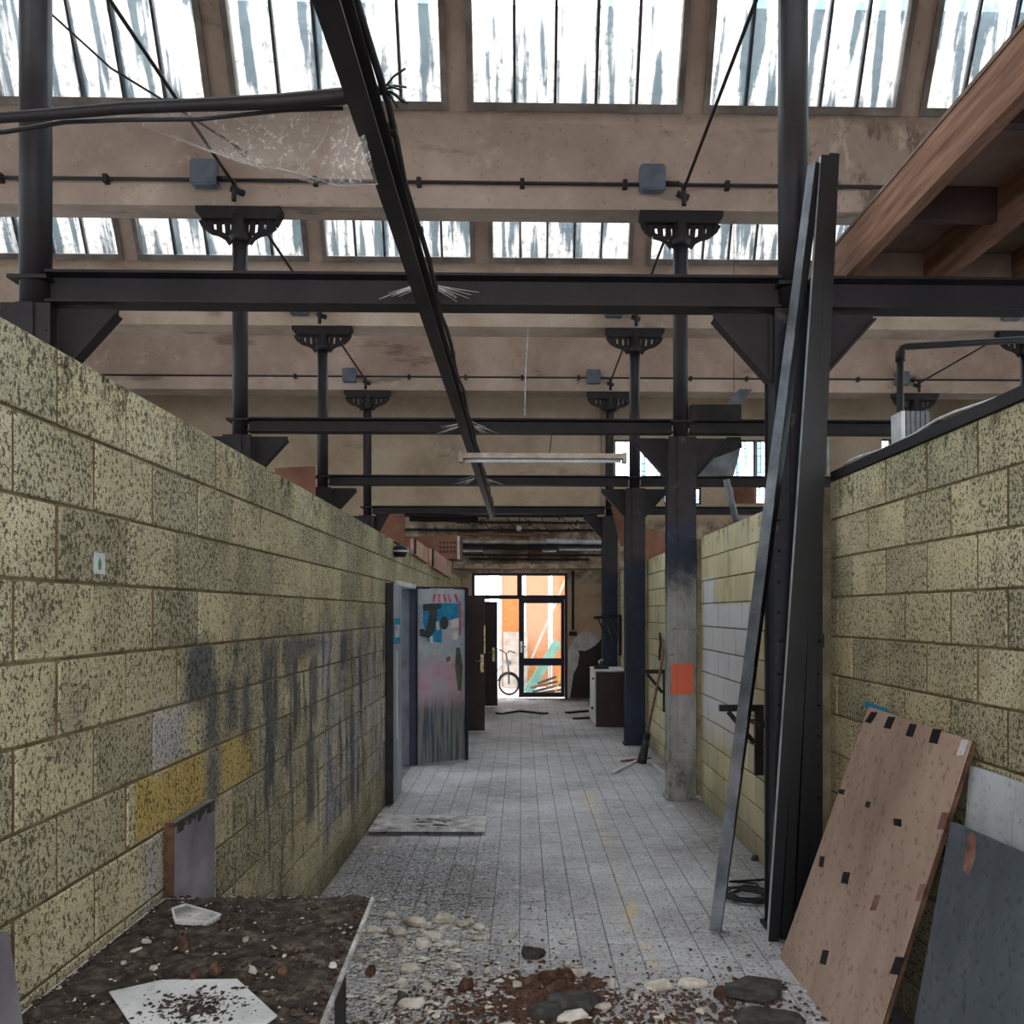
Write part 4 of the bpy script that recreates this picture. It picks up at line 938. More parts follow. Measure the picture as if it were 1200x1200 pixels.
# pipes and wires above the door
pl = [(16.9, 604, 440, 700, .030, 'steel', 'dark pipe with loose wires, topmost above the far door'), (17.0, 612, 535, 705, .022, 'black', 'second black pipe above the far door'),
      (17.1, 621, 470, 706, .026, 'steel', 'third brown pipe above the far door'), (17.2, 634.5, 536, 640, .045, 'lamp_metal', 'thick cream pipe on the partition side above the far door'),
      (17.2, 634.5, 640, 706, .05, 'white_paint', 'thick white pipe on the column side above the far door'), (17.1, 641, 536, 706, .035, 'black', 'black pipe under the thick white pipe'),
      (17.15, 655, 550, 690, .022, 'black', 'thin black pipe lowest above the far door'), (17.25, 626, 536, 640, .03, 'timber', 'brown lagged pipe below the third brown pipe'), (17.3, 638.5, 536, 706, .03, 'dark_brown', 'dark brown pipe between the thick pipes'), (17.05, 650, 536, 705, .02, 'steel', 'dark pipe just under the tube lamps'), (17.3, 608, 480, 560, .05, 'black', 'thick black duct on the partition side'), (17.3, 648, 620, 660, .03, 'cardboard', 'short rusty pipe above the far door')]
for (y, py, a, b, r, mt, lb) in pl:
    p, q_ = at(a, py, Y=y), at(b, py+.8, Y=y); n_ = 12; m = MB()
    m.tube([p.lerp(q_, i/n_) + Vector((0, 0, .004*math.sin(i*1.3))) for i in range(n_+1)], r, 8)
    for i in (2, 6, 10):
        c = p.lerp(q_, i/n_); m.box((c.x-.015, y-.02, c.z), (c.x+.015, 17.6, c.z+.03+r))
    m.solo('ceiling_pipe', MAT[mt], lb, 'pipe')
for (a, b, py, lb) in ((536, 567, 645.5, 'short white tube lamp on the partition side above the far door'), (634, 653, 646, 'short white tube lamp in the middle above the far door'), (654, 706, 644, 'long white tube lamp by the column above the far door')):
    p, q_ = at(a, py, Y=16.8), at(b, py, Y=16.8); t = thing('tube_lamp', lb, 'lamp', ((p.x+q_.x)/2, 16.8, p.z))
    MB().box((p.x, 16.77, p.z+.012), (q_.x, 16.83, p.z+.05)).build('housing', MAT['bar'], t); MB().tube([p + Vector((.02, 0, 0)), q_ - Vector((.02, 0, 0))], .020, 8).build('tube', MAT['white_paint'], t)
    MB().tube([(p.x+.05, 16.8, p.z+.03), (p.x+.05, 17.6, p.z+.03)], .010, 5).build('hanger', MAT['black'], t)
c = at(608, 619, Y=16.7); t = thing('globe_lamp', 'small pale round lamp on a bracket above the far door', 'lamp', c)
bpy.ops.mesh.primitive_uv_sphere_add(segments=16, ring_count=10, radius=.055, location=(0, 0, 0)); g = bpy.context.object; g.name = 'globe'; g.parent = t; g.data.materials.append(MAT['white_paint'])
MB().tube([c + Vector((0, 0, .05)), c + Vector((.02, .2, .25))], .01, 6).build('stem', MAT['black'], t)
sh = MB()
for i in range(7):
    x = 545 + i*23 + random.uniform(-5, 5); a = at(x, 600 + random.uniform(0, 8), Y=16.6); b = at(x+random.uniform(10, 34), 612 + random.uniform(0, 14), Y=16.8); mm = a.lerp(b, .5) + Vector((0, 0, -.1))
    sh.tube([a, a.lerp(mm, .5)+Vector((0, 0, -.02)), mm, mm.lerp(b, .6)+Vector((0, 0, -.01)), b], .009, 5)
o = sh.build('loose_wires', MAT['black']); tag(o, 'tangle of loose black wires drooping above the far door', 'wires', None, 'stuff')
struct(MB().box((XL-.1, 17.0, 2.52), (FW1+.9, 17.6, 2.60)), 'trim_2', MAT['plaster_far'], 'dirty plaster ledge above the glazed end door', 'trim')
# vertical wall strip / side return on the end wall
MB().tube([at(706, 470, Y=17.57), at(706, 600, Y=17.57)], .03, 8).solo('downpipe', MAT['plaster_light'], 'pale vertical pipe on the end wall above the last beam', 'pipe')

# boards and boxes on the top of the partition's far stretch
def quad_box(name, mat, label, cat, corners, y, th, group=None):
    P = [at(x, yy, Y=y) for x, yy in corners]
    return MB().prism(P, (0, th, 0)).solo(name, mat, label, cat, group)
quad_box('leaning_board', MAT['cardboard'], 'red-brown board standing on edge behind the last partition-side gusset', 'board', [(443, 627), (457, 602), (474, 602), (474, 842), (443, 842)], 14.2, .03)
quad_box('wooden_crate', MAT['cardboard'], 'long red-brown crate lying along the partition top', 'crate', [(456, 629), (540, 628), (540, 656), (528, 656), (528, 669.9), (518, 669.9), (518, 652), (475, 650)], 15.0, .5)
t = thing('perforated_box', 'pinkish box with rows of round holes above the partition', 'box', at(520, 655, Y=13.6))
P = [at(487, 629, Y=13.6), at(537, 627, Y=13.6), at(538, 655, Y=13.6), at(525, 655, Y=13.6), at(505, 640, Y=13.6)]
MB().prism(P, (0, .35, 0)).build('case', MAT['cardboard'], t)
hl = MB()
for i in range(5):
    for j in range(3):
        c = at(516+i*4.2, 636+j*5.2, Y=13.59); hl.prism([c + Vector((.018*math.cos(a), 0, .022*math.sin(a))) for a in [k*math.pi/4 for k in range(8)]], (0, .004, 0))
tag(hl.build('holes', MAT['dark_brown'], t), None, None, None, 'stuff')
MB().prism([at(536, 628, Y=13.55), at(538.5, 628, Y=13.55), at(538.5, 655, Y=13.55), at(536, 655, Y=13.55)], (0, .03, 0)).build('pale_edge', MAT['white_paint'], t)
for (a, b, za, zb_, lb) in ((486, 502.5, (631, 643), (649, 661), 'pink fibreboard panel fixed high on the partition, the smaller'), (507, 529, (643, 659), (664, 678), 'pink fibreboard panel fixed high on the partition, the longer')):
    xf = XL + .05
    P = [at(a, za[0], X=xf), at(b, za[1], X=xf), at(b, zb_[1], X=xf), at(a, zb_[0], X=xf)]
    t = thing('wall_panel', lb, 'panel', P[3]); MB().prism(P, (-.045, 0, 0)).build('board', MAT['pink_board'], t)
    MB().bar(P[0]+Vector((.004, 0, 0)), P[3]+Vector((.004, 0, 0)), .012, .03, (1, 0, 0)).build('dark_edge', MAT['black'], t)
c = at(469, 645, X=XL+.06); t = thing('wall_lamp', 'small black lamp with a pale rim at the partition top', 'lamp', c)
MB().tube([c+Vector((0, 0, .05)), c, c-Vector((0, 0, .06))], [.04, .075, .05], 10).build('shade', MAT['black'], t)
MB().tube([c+Vector((0, 0, .0)), c+Vector((0, 0, -.018))], [.079, .079], 12).build('rim', MAT['bright_edge'], t)
MB().tube([c+Vector((0, 0, .05)), c+Vector((-.1, 0, .10))], .012, 6).build('arm', MAT['black'], t)
quad_box('leaning_board', MAT['cardboard'], 'red-brown board with pale rim seen over the partition beyond the second frame', 'board', [(322, 549), (366, 546), (369, 547), (369, 881), (322, 881)], 11.0, .04)
# other oddments seen over the right partitions
quad_box('brown_chute', MAT['cardboard'], 'brown funnel-shaped board seen over the third partition', 'board', [(754, 622), (778, 623), (781, 632), (781, 660), (754, 660)], 12.6, .05)
quad_box('fallen_board', MAT['cardboard'], 'reddish board slanting behind the navy columns', 'board', [(716, 592), (731, 604), (736, 640), (736, 850), (732, 850), (732, 640), (727, 640)], 13.3, .03)
MB().tube([at(851, 562, Y=6.9), at(863, 612, Y=6.9)], .026, 12).solo('metal_tube', MAT['pale_steel'], 'short white metal tube sticking up behind the middle partition', 'tube')
t = thing('hanging_duct', 'torn dark sheet-metal duct hanging behind the black column', 'duct', at(848, 560, Y=8.38))
MB().prism([at(816, 558, Y=8.38), at(832, 538, Y=8.38), at(868, 524, Y=8.38), at(860, 557, Y=8.38)], (0, .05, 0)).build('torn_sheet', MAT['pale_steel'], t)
MB().tube([at(860, 515, Y=8.38), at(860, 252, Y=8.38)], .003, 5).build('hanging_wire', MAT['black'], t)
MB().prism([at(833, 538, Y=8.33), at(852, 512, Y=8.33), at(868, 512, Y=8.33), at(870, 524, Y=8.33)], (0, .05, 0)).build('dark_flap', MAT['black'], t)
quad_box('ventilation_box', MAT['black'], 'black ventilation box standing on the second beam', 'box', [(810, 474), (869, 474), (869, 492.5), (810, 492.5)], 8.09, .35)
MB().prism([at(850, 474, Y=8.3), at(866, 456, Y=8.3), at(882, 456, Y=8.3), at(868, 474, Y=8.3)], (0, .03, 0)).solo('louvre', MAT['pale_steel'], 'small slatted metal piece leaning on the black ventilation box', 'louvre')
quad_box('wall_board', MAT['dark_brown'], 'dark board fixed to the end wall beyond the black column', 'board', [(960, 516), (967, 516), (967, 556), (960, 556)], 17.56, .038)
MB().bar(at(970, 514, Y=17.57), at(970, 556, Y=17.57), .05, .05, (0, 1, 0)).solo('pale_post', MAT['white_paint'], 'pale thin post beside the dark panel on the end wall', 'post')
quad_box('reddish_board', MAT['cardboard'], 'reddish board on the end wall beside the low gridded window', 'board', [(860, 570), (884, 570), (884, 590), (862, 590)], 17.55, .048)

# ================================================================== FURNITURE AND ODDMENTS
# cabinet
ca = at(697, 852, Z=0.0)
t = thing('cabinet', 'low dark brown cabinet with white doors beside the navy columns', 'cabinet', (ca.x+.25, ca.y+.4, 0))
cz = .83; x0, x1, y0, y1 = ca.x, ca.x+.47, ca.y, ca.y+.95
MB().box((x0+.02, y0, .0), (x1, y1, cz-.02)).build('body', MAT['dark_brown'], t)
MB().box((x0-.005, y0-.01, cz-.02), (x1+.01, y1+.01, cz)).build('top', MAT['white_paint'], t)
d_ = MB().box((x0, y0+.01, .36), (x0+.019, y1-.01, cz-.03)).build('door', MAT['white_paint'], t); MB().tube([(x0, y0+.15, .7), (x0-.03, y0+.15, .7)], .012, 8).build('knob', MAT['black'], d_)
d_ = MB().box((x0, y0+.01, .03), (x0+.019, y1-.01, .35)).build('drawer', MAT['white_paint'], t); MB().tube([(x0, y0+.3, .25), (x0-.03, y0+.3, .25)], .02, 8).build('knob', MAT['black'], d_)
ct = (x0+.13, y0+.4, cz)
t = thing('tap', 'small black tap-like fitting lying on the cabinet', 'fitting', ct)
MB().box((ct[0]-.11, ct[1]-.06, cz), (ct[0]+.11, ct[1]+.06, cz+.035)).build('base', MAT['black'], t)
MB().tube([(ct[0]-.02, ct[1], cz+.035), (ct[0]-.03, ct[1], cz+.12), (ct[0]+.03, ct[1], cz+.14)], .015, 8).build('spout', MAT['chrome'], t)
# wall brackets
def bracket(label, px_v, px_tip, py, pyb, xw):
    pv = at(px_v, py, X=xw-.03); y = pv.y; z = pv.z; tip = at(px_tip, py, Y=y).x; zb = at(px_v, pyb, Y=y).z
    t = thing('wall_bracket', label, 'bracket', (pv.x, y, zb))
    MB().box((tip, y-.02, z-.03), (xw-.002, y+.02, z+.012)).build('arm', MAT['black'], t)
    MB().box((xw-.055, y-.022, zb), (xw-.004, y+.022, z-.031)).build('upright', MAT['black'], t)
    MB().bar((tip+.06, y, z-.035), (xw-.06, y, z-.24), .03, .03, (0, 1, 0)).build('brace', MAT['black'], t)
    return t
b_ = bracket('black steel shelf bracket behind the leaning zinc profile', 889, 843, 828, 908, XR)
MB().box((XR-.05, 4.95+.9, .93), (XR-.02, 5.9+.2, .96)).build('link', MAT['black'], b_)
bracket('black steel shelf bracket beside the scuffed column', 779.5, 752, 786, 834, XR)
t = thing('wall_bracket', 'black steel rack with slanting braces on the navy column', 'bracket', at(722, 722, Y=12.6))
tp, wl = at(697, 724, Y=13.0), at(727, 722, Y=12.6)
MB().bar(tp, wl, .05, .04).build('arm', MAT['black'], t)
for k in range(3):
    a = tp.lerp(wl, .12+.25*k); MB().bar(a, a+Vector((.14, 0, -.33)), .022, .022, (0, 1, 0)).build('brace', MAT['black'], t)
MB().box((wl.x-.03, 12.58, 1.08), (wl.x+.02, 12.66, wl.z)).build('upright', MAT['black'], t)
# chain on the far partition
t = thing('chain', 'short chain hanging on the block wall beside the broom', 'chain', at(774, 765, X=XR-.02))
for k in range(6):
    c = at(773.5+.8*math.sin(k), 746+4.6*k, X=XR-.03); m = MB(); m.tube([c + Vector((0, .035*math.cos(a), .045*math.sin(a))) for a in [i*math.pi/4 for i in range(9)]], .007, 5, False); m.build('link', MAT['black'], t)
# broom
b0 = at(752, 893, Z=0.01); b1 = at(784, 735, X=XR-.03)
t = thing('broom', 'worn broom with dark bristles leaning upside against the block wall', 'broom', b0); d = (b1-b0)
MB().tube([b0+d*.18, b1], .014, 8).build('handle', MAT['timber'], t)
MB().tube([b0, b0+d*.06, b0+d*.17, b0+d*.20], [.055, .05, .035, .022], 10).build('bristles', MAT['char'], t)
MB().tube([b0+d*.185, b0+d*.225], [.04, .032], 10).build('ferrule', MAT['black'], t)
def stick(a, b, w_, mat, label, h=.02):
    p, q_ = at(*a, Z=h/2), at(*b, Z=h/2); MB().bar(p, q_, w_, h).solo('stick', mat, label, 'stick')
stick((718, 906), (747, 891), .035, MAT['white_paint'], 'white wooden slat lying at an angle by the broom')
stick((728, 892), (762, 888), .03, MAT['rust'], 'thin brown slat lying under the broom')
stick((764, 894), (782, 909), .035, MAT['white_paint'], 'pale slat on the floor against the third block wall')
stick((584, 836), (612, 832), .12, MAT['dark_brown'], 'dark plank piece on the floor before the open doorway', .03)
stick((612, 833), (640, 836), .10, MAT['dark_brown'], 'dark plank piece on the floor before the glazed door', .03)
stick((664, 835), (688, 833), .10, MAT['dark_brown'], 'dark plank piece on the floor reaching the cabinet', .03)
stick((672, 842), (690, 841), .08, MAT['dark_brown'], 'short dark plank piece on the floor touching the cabinet corner', .03)
# board on the floor
A, B, C_, D_ = at(432, 972, Z=.045), at(568, 972.5, Z=.045), at(571, 957, Z=.045), at(444, 953, Z=.045)
A.x = max(A.x, XL+.02); D_.x = max(D_.x, XL+.02)
t = thing('loose_board', 'dirty pale board lying flat on the floor by the partition', 'board', ((A.x+B.x)/2, A.y, 0))
MB().prism([A, B, C_, D_], (0, 0, -.016)).build('board', MAT['board_dirty'], t)
for u in (.12, .5, .88): p_, q_ = A.lerp(B, u), D_.lerp(C_, u); MB().bar(p_.lerp(q_, .12)-Vector((0, 0, .0305)), q_-Vector((0, 0, .0305)), .04, .028).build('batten', MAT['dark_brown'], t)
m = MB()
for k in range(9):
    c = A.lerp(B, random.uniform(.2, .9)).lerp(D_.lerp(C_, .5), random.uniform(.2, .7)); c.z = .0455; a = random.uniform(0, 3); m.bar(c, c+Vector((.12*math.cos(a), .05*math.sin(a), 0)), .02, .004)
tag(m.build('flakes', MAT['char'], t), None, None, None, 'stuff')
# coil of cable
c = at(877, 1050, Z=.01)
m = MB(); pts = []
for i in range(120):
    a = i*.26; r = .13 + .035*math.sin(i*.21); pts.append(c + Vector((r*math.cos(a)*1.0 + .02*math.sin(i*.11), r*math.sin(a)*.9 + .02*math.cos(i*.17), .004 + .012*(i % 7)/7)))
pts += [c+Vector((.10, .22, .008)), c+Vector((-.05, .26, .008)), c+Vector((.2, .3, .008))]
m.tube(pts, .007, 6).solo('cable_coil', MAT['rubber'], 'coil of black cable on the floor by the column foot', 'cable')

# leaning plywood panel
def slab4(TLc, TRc, BRc, BLc, th, name, mat, parent, nrm=Vector((-1, 0, .2))):
    n = (TRc-TLc).cross(BLc-TLc).normalized()
    if n.dot(nrm) < 0: n = -n
    o = MB().prism([TLc, TRc, BRc, BLc], -n*th).build(name, mat, parent); return o, n
TLp, TRp = at(1018, 828, X=XR-.035), at(1138, 868, X=XR-.035)
BLp = at(914, 1122, Z=0.0); BRp = Vector((0, 3.28, 0.0)); _n = (TRp-TLp).cross(BLp-TLp); BRp.x = TLp.x - ((BRp.y-TLp.y)*_n.y + (BRp.z-TLp.z)*_n.z)/_n.x
t = thing('plywood_sheet', 'weathered plywood sheet with black slots leaning on the short wall', 'board', base_of(BLp, BRp))
_, pn = slab4(TLp, TRp, BRp, BLp, .02, 'sheet', MAT['ply'], t)
MB().bar(TRp-pn*.01, BRp-pn*.01, .024, .012, pn).build('raw_edge', MAT['ply_edge'], t)
for (x, y, wpx, hpx, lean) in [(1021, 841, 7, 14, 8), (1042.5, 847, 8, 15, 6), (1068, 856, 8, 16, 5), (1096, 863, 10, 18, 5), (986.5, 928, 6, 7, 2), (1017, 943, 5, 8, 2), (1052, 964, 9, 10, 0),
                               (963, 1010, 5, 14, 2), (991, 1029, 8, 15, 3), (966, 1122, 7, 18, 4), (1051.5, 1132, 10, 22, 7)]:
    q4 = [(x-wpx/2+lean/2, y-hpx/2), (x+wpx/2+lean/2, y-hpx/2+1), (x+wpx/2-lean/2, y+hpx/2), (x-wpx/2-lean/2, y+hpx/2-2)]
    P = [on_plane(a, b, TLp, pn) for a, b in q4]; o = MB().prism([p+pn*.0015 for p in P], -pn*.003).build('slot', MAT['black'], t)
for (x, y, wpx, hpx, mt) in [(1128, 876, 8, 18, 'white_paint'), (1105, 962, 8, 20, 'rust'), (1026, 1058, 7, 18, 'ply_edge'), (1079, 1046, 7, 20, 'rust')]:
    P = [on_plane(a, b, TLp, pn) for a, b in [(x-wpx/2+3, y-hpx/2), (x+wpx/2+3, y-hpx/2), (x+wpx/2-3, y+hpx/2), (x-wpx/2-3, y+hpx/2)]]
    MB().prism([p+pn*.001 for p in P], -pn*.002).build('stain_patch', MAT['rust'] if mt == 'ply_edge' else MAT[mt], t)
# blue spray on block wall above it
m = MB(); 
P = [at(x, y, X=XR-.004) for x, y in [(1013, 828), (1014, 822), (1024, 825), (1036, 829), (1045, 835), (1046, 840)]]
MB().prism(P, (-.002, 0, 0)).solo('spray_mark', MAT['cyan'], 'blue spray mark on the blocks just above the plywood', 'mark')
# white tiled sheet and slate board
t = thing('tiled_sheet', 'white tile-patterned sheet leaning behind the slate-grey board', 'board', (1.5, 2.6, 0))
a0 = at(1136, 897, X=XR-.03)
nx_ = Vector((-1, 0, .12)).normalized()
yy0 = a0.y; zt0 = a0.z; edges = [yy0, yy0-.30, yy0-.62, yy0-.94, yy0-1.26]
for i in range(4):
    ya, yb_ = edges[i]-.003, edges[i+1]+.003
    for (z0_, z1_) in ((zt0-.36, zt0), (zt0-.72, zt0-.366), (0, zt0-.726)):
        f = lambda z: XR-.03-.10*(1-z/zt0)
        MB().prism([(f(z0_), ya, z0_), (f(z1_), ya, z1_), (f(z1_), yb_, z1_), (f(z0_), yb_, z0_)], (.012, 0, 0)).build('tile', MAT['white_tile'], t)
f = lambda z: XR-.0175-.10*(1-z/zt0)
MB().prism([(f(0), yy0, 0), (f(zt0), yy0, zt0-.001), (f(zt0), edges[-1], zt0-.001), (f(0), edges[-1], 0)], (.006, 0, 0)).build('backing', MAT['bar'], t)
TLs, TRs = at(1114, 963, X=XR-.16), None
TRs = Vector((XR-.15, 1.7, TLs.z+.03)); BLs = Vector((XR-.34, TLs.y-.0, 0)); BRs = Vector((XR-.34, 1.7, 0))
t = thing('slate_board', 'large slate-grey board leaning in front of the white tiled sheet', 'board', base_of(BLs, BRs))
_, sn = slab4(TLs, TRs, BRs, BLs, .02, 'board', MAT['slate'], t)
P = [on_plane(a, b, TLs, sn)+sn*.001 for a, b in [(1134, 980), (1140, 975), (1144, 982), (1143, 1004), (1136, 1027), (1129, 1020), (1131, 1000)]]
o = MB().prism(P, -sn*.002).build('rust_patch', MAT['rust'], t); o['label'] = 'rusty brown patch'

# sticker on the block wall
c0, c1 = at(110, 672, X=XL+.003), at(123, 649, X=XL+.003)
t = thing('sticker', 'small white sticker with green print on the pale partition', 'sticker', (XL+.003, c0.y, c0.z))
MB().box((XL+.0025, c0.y, c0.z), (XL+.0038, c1.y, c1.z)).build('paper', MAT['white_paint'], t)
ym, zm = (c0.y+c1.y)/2, (c0.z+c1.z)/2
g = MB(); g.prism([(XL+.0038, ym-.006, zm-.018), (XL+.0038, ym+.006, zm-.018), (XL+.0038, ym+.010, zm), (XL+.0038, ym, zm+.018), (XL+.0038, ym-.010, zm)], (.0008, 0, 0)); g.build('print', MAT['green'], t)

# grey panel standing against the partition behind the table
xa_ = XL+.032; p0 = at(203, 966, X=xa_); p1 = at(252, 936, X=xa_)
t = thing('grey_panel', 'grey panel with brown edge standing against the partition behind the table', 'board', (xa_-.02, p0.y, 0))
MB().box((XL+.008, p0.y+.004, .0), (xa_, p1.y, p0.z)).build('panel', MAT['board_grey'], t)
MB().box((XL+.006, p0.y-.006, 0), (xa_+.002, p0.y+.0035, p0.z+.004)).build('brown_edge', MAT['ply_edge'], t)
dk = MB(); yy = p0.y+.01
while yy < p1.y-.03:
    h_ = random.uniform(.012, .045); dk.box((xa_, yy, p0.z-h_), (xa_+.002, yy+.03, p0.z)); yy += .024
dk.build('peeling_top_edge', MAT['char'], t)
# dark sheet in the near corner
MB().prism([at(-30, 1090, X=XL+.06), at(2, 1092, X=XL+.06), at(20, 1205, X=XL+.06), at(10, 1330, X=XL+.06), at(-30, 1330, X=XL+.06)], (.015, 0, 0)).solo('corner_sheet', MAT['board_grey'], 'dark grey sheet edge leaning on the partition in the near corner', 'board')

# ================================================================== TABLE with debris
TZ = .74
fr_ = at(437, 1051, Z=TZ); nr = Vector((-.425, 1.25, TZ))
t = thing('table', 'low table against the partition buried in dirt and rubble', 'table', (-.8, 2.2, 0))
top = [(XL+.012, fr_.y, TZ), (fr_.x, fr_.y, TZ), (nr.x, nr.y, TZ), (XL+.012, nr.y, TZ)]
MB().prism(top, (0, 0, -.014)).build('table_top', MAT['board_dirty'], t)
MB().bar(Vector((fr_.x+.002, fr_.y, TZ-.007)), Vector((nr.x+.002, nr.y, TZ-.007)), .004, .012).build('edge_band', MAT['board_dirty'], t)
for (x, y) in ((fr_.x-.035, fr_.y-.36), (XL+.05, fr_.y-.05), (nr.x-.04, nr.y+.05), (XL+.05, nr.y+.05)):
    MB().box((x-.014, y-.014, 0), (x+.014, y+.014, TZ-.014)).build('leg', MAT['black'], t)
MB().box((fr_.x-.045, 1.30, TZ-.09), (fr_.x-.025, fr_.y-.02, TZ-.0145)).build('apron', MAT['black'], t)
# soil sheet on it (bumpy)
def heap(name, label, x0, x1, y0, y1, z, h, nx_, ny_, mat, fn=None):
    vs_, fs = [], []
    for j in range(ny_+1):
        for i in range(nx_+1):
            y = y0+(y1-y0)*j/ny_; x = x0+((x1(y) if callable(x1) else x1)-x0)*i/nx_
            e = min(i, nx_-i, j, ny_-j); e = min(1, e/3)
            v = mnoise.fractal(Vector((x*14, y*14, z)), .8, 2.1, 4)*.5+.5
            hh = h*max(0, v)*e*(fn(x, y) if fn else 1)
            vs_.append((x, y, z+.0008+hh))
    for j in range(ny_):
        for i in range(nx_):
            a = j*(nx_+1)+i; fs.append((a, a+1, a+nx_+2, a+nx_+1))
    m = MB(); m.add(vs_, fs, True); o = m.build(name, mat); return tag(o, label, 'dirt', None, 'stuff')
ex = lambda y: fr_.x + (nr.x-fr_.x)*(fr_.y-y)/(fr_.y-nr.y)
heap('soil', 'dark crumbly soil layer covering the table', XL+.02, lambda y: ex(y)-.006, 1.5, fr_.y-.01, TZ, .022, 60, 130, MAT['soil_layer'], lambda x, y: 1.0)
def crumbs(name, label, n, fn, mat, smin, smax, flat=.6):
    vs_, fs = [], []
    for i in range(n):
        p = fn(); s = smin + (smax-smin)*random.random()**3
        b = len(vs_); k = 5; a0 = random.random()*6.28
        el = random.uniform(.6, 1.4)
        for j in range(k):
            a = a0 + j*2*math.pi/k; r = s*random.uniform(.6, 1.1)
            vs_.append((p[0]+r*math.cos(a)*el, p[1]+r*math.sin(a)/el, p[2]+s*.1))
        vs_.append((p[0]+random.uniform(-.3, .3)*s, p[1]+random.uniform(-.3, .3)*s, p[2]+s*flat*random.uniform(.6, 1.3)))
        vs_.append((p[0], p[1], p[2]-.001))
        for j in range(k): fs.append((b+j, b+(j+1) % k, b+k)); fs.append((b+(j+1) % k, b+j, b+k+1))
    m = MB(); m.add(vs_, fs); o = m.build(name, mat)
    return tag(o, label, 'debris', None, 'stuff')
def tt():
    y = random.uniform(1.6, fr_.y-.02); return (random.uniform(XL+.03, ex(y)-.01), y, TZ+.009)
crumbs('table_dirt', 'dark soil crumbs scattered over the table', 4800, tt, MAT['soil'], .003, .015)
crumbs('table_dirt', 'red-brown crumbs scattered over the table', 1400, tt, MAT['rust_crumb'], .002, .011)
crumbs('table_dirt', 'pale plaster crumbs scattered over the table', 1100, tt, MAT['chip'], .002, .009)
def chunk(c, sx, sy, sz, mat, name, label, cat, seed, rot=0, group=None, spike=.25):
    """irregular broken slab or lump resting with its lowest point at c.z"""
    rnd = random.Random(seed); k = 7; ring = []
    for j in range(k):
        a = 2*math.pi*j/k + rnd.uniform(-.32, .32); r = rnd.uniform(1-spike*1.4, 1.0); ring.append((math.cos(a)*r, math.sin(a)*r))
    vs_ = []
    tlt = rnd.uniform(-.35, .35); tl2 = rnd.uniform(-.35, .35)
    for lvl, sc in ((0, .86), (.45, 1.0), (1.0, .80)):
        for (x, y) in ring:
            j1 = rnd.uniform(.88, 1.06); zz_ = lvl*(1 + tlt*x + tl2*y + rnd.uniform(-.12, .12))
            vs_.append(Vector((x*sc*j1*sx, y*sc*j1*sy, max(0, zz_)*sz)))
    vs_.append(Vector((rnd.uniform(-.2, .2)*sx, rnd.uniform(-.2, .2)*sy, sz*rnd.uniform(.85, 1.05)))); vs_.append(Vector((0, 0, 0)))
    fs = []
    for l in range(2):
        for j in range(k): fs.append((l*k+j, l*k+(j+1) % k, (l+1)*k+(j+1) % k)); fs.append((l*k+j, (l+1)*k+(j+1) % k, (l+1)*k+j))
    for j in range(k): fs.append((2*k+j, 2*k+(j+1) % k, 3*k)); fs.append(((j+1) % k, j, 3*k+1))
    R = Matrix.Rotation(rot, 3, 'Z'); m = MB(); m.add([R @ v for v in vs_], fs)
    o = m.build(name, mat); o.location = c; return tag(o, label, cat, group)
# framed pane and paper on the table
a = [at(202, 1066, Z=TZ+.025), at(217, 1061, Z=TZ+.025), at(258, 1073, Z=TZ+.025), at(243, 1082, Z=TZ+.025), at(205, 1079, Z=TZ+.025)]
t = thing('broken_tile', 'broken pale-rimmed tile lying on the far end of the table', 'tile', a[0])
MB().prism(a, (0, 0, -.010)).build('tile_body', MAT['board_dirty'], t)
for i in range(len(a)): MB().bar(a[i]+Vector((0, 0, .003)), a[(i+1) % 5]+Vector((0, 0, .003)), .006, .006).build('rim', MAT['white_paint'], t)
a = [at(128, 1162, Z=TZ+.024), at(190, 1148, Z=TZ+.024), at(278, 1147, Z=TZ+.024), at(325, 1190, Z=TZ+.024), at(270, 1230, Z=TZ+.024), at(170, 1225, Z=TZ+.024)]
t = thing('sheet_of_paper', 'torn white sheet half covered with dirt on the table', 'paper', a[0])
MB().prism(a, (0, 0, -.003)).build('sheet', MAT['white_paint'], t)
pc = Vector((sum(p.x for p in a)/6, sum(p.y for p in a)/6, TZ+.025))
crumbs('paper_dirt', 'soil crumbs lying on the torn white sheet', 500, lambda: (pc.x+random.gauss(0, .05), pc.y+random.gauss(0, .05), TZ+.024), MAT['soil'], .003, .010)
k = 0
for (x, y, sx, sy, sz, mt, lb) in [(215, 1112, .032, .02, .03, 'rust_crumb', 'largest red-brown clod in the middle of the table'), (228, 1150, .026, .018, .028, 'rust_crumb', 'red-brown clod at the edge of the torn white sheet'),
        (251, 1143, .02, .016, .024, 'rust_crumb', 'small red-brown clod above the torn white sheet'), (296, 1140, .024, .012, .012, 'chip', 'pale flat chip on the table beyond the torn sheet'),
        (288, 1103, .018, .012, .010, 'chip', 'small pale chip in the middle of the table'), (160, 1116, .02, .014, .010, 'chip', 'white chip near the partition on the table'),
        (180, 1137, .018, .012, .010, 'chip', 'white chip just beyond the torn sheet on the table'), (172, 1105, .016, .01, .010, 'chip', 'white chip next to the wall side of the table'),
        (390, 1133, .02, .012, .008, 'chip', 'white chip close to the table front edge'), (330, 1142, .02, .015, .02, 'rust_crumb', 'red-brown clod toward the table front edge'), (145, 1130, .014, .01, .008, 'chip', 'tiny white chip touching the partition on the table')]:
    k += 1; chunk(at(x, y, Z=TZ+.012), sx, sy, sz, MAT[mt], 'clod' if mt == 'rust_crumb' else 'plaster_chip', lb, 'rubble', 100+k, random.random()*3)

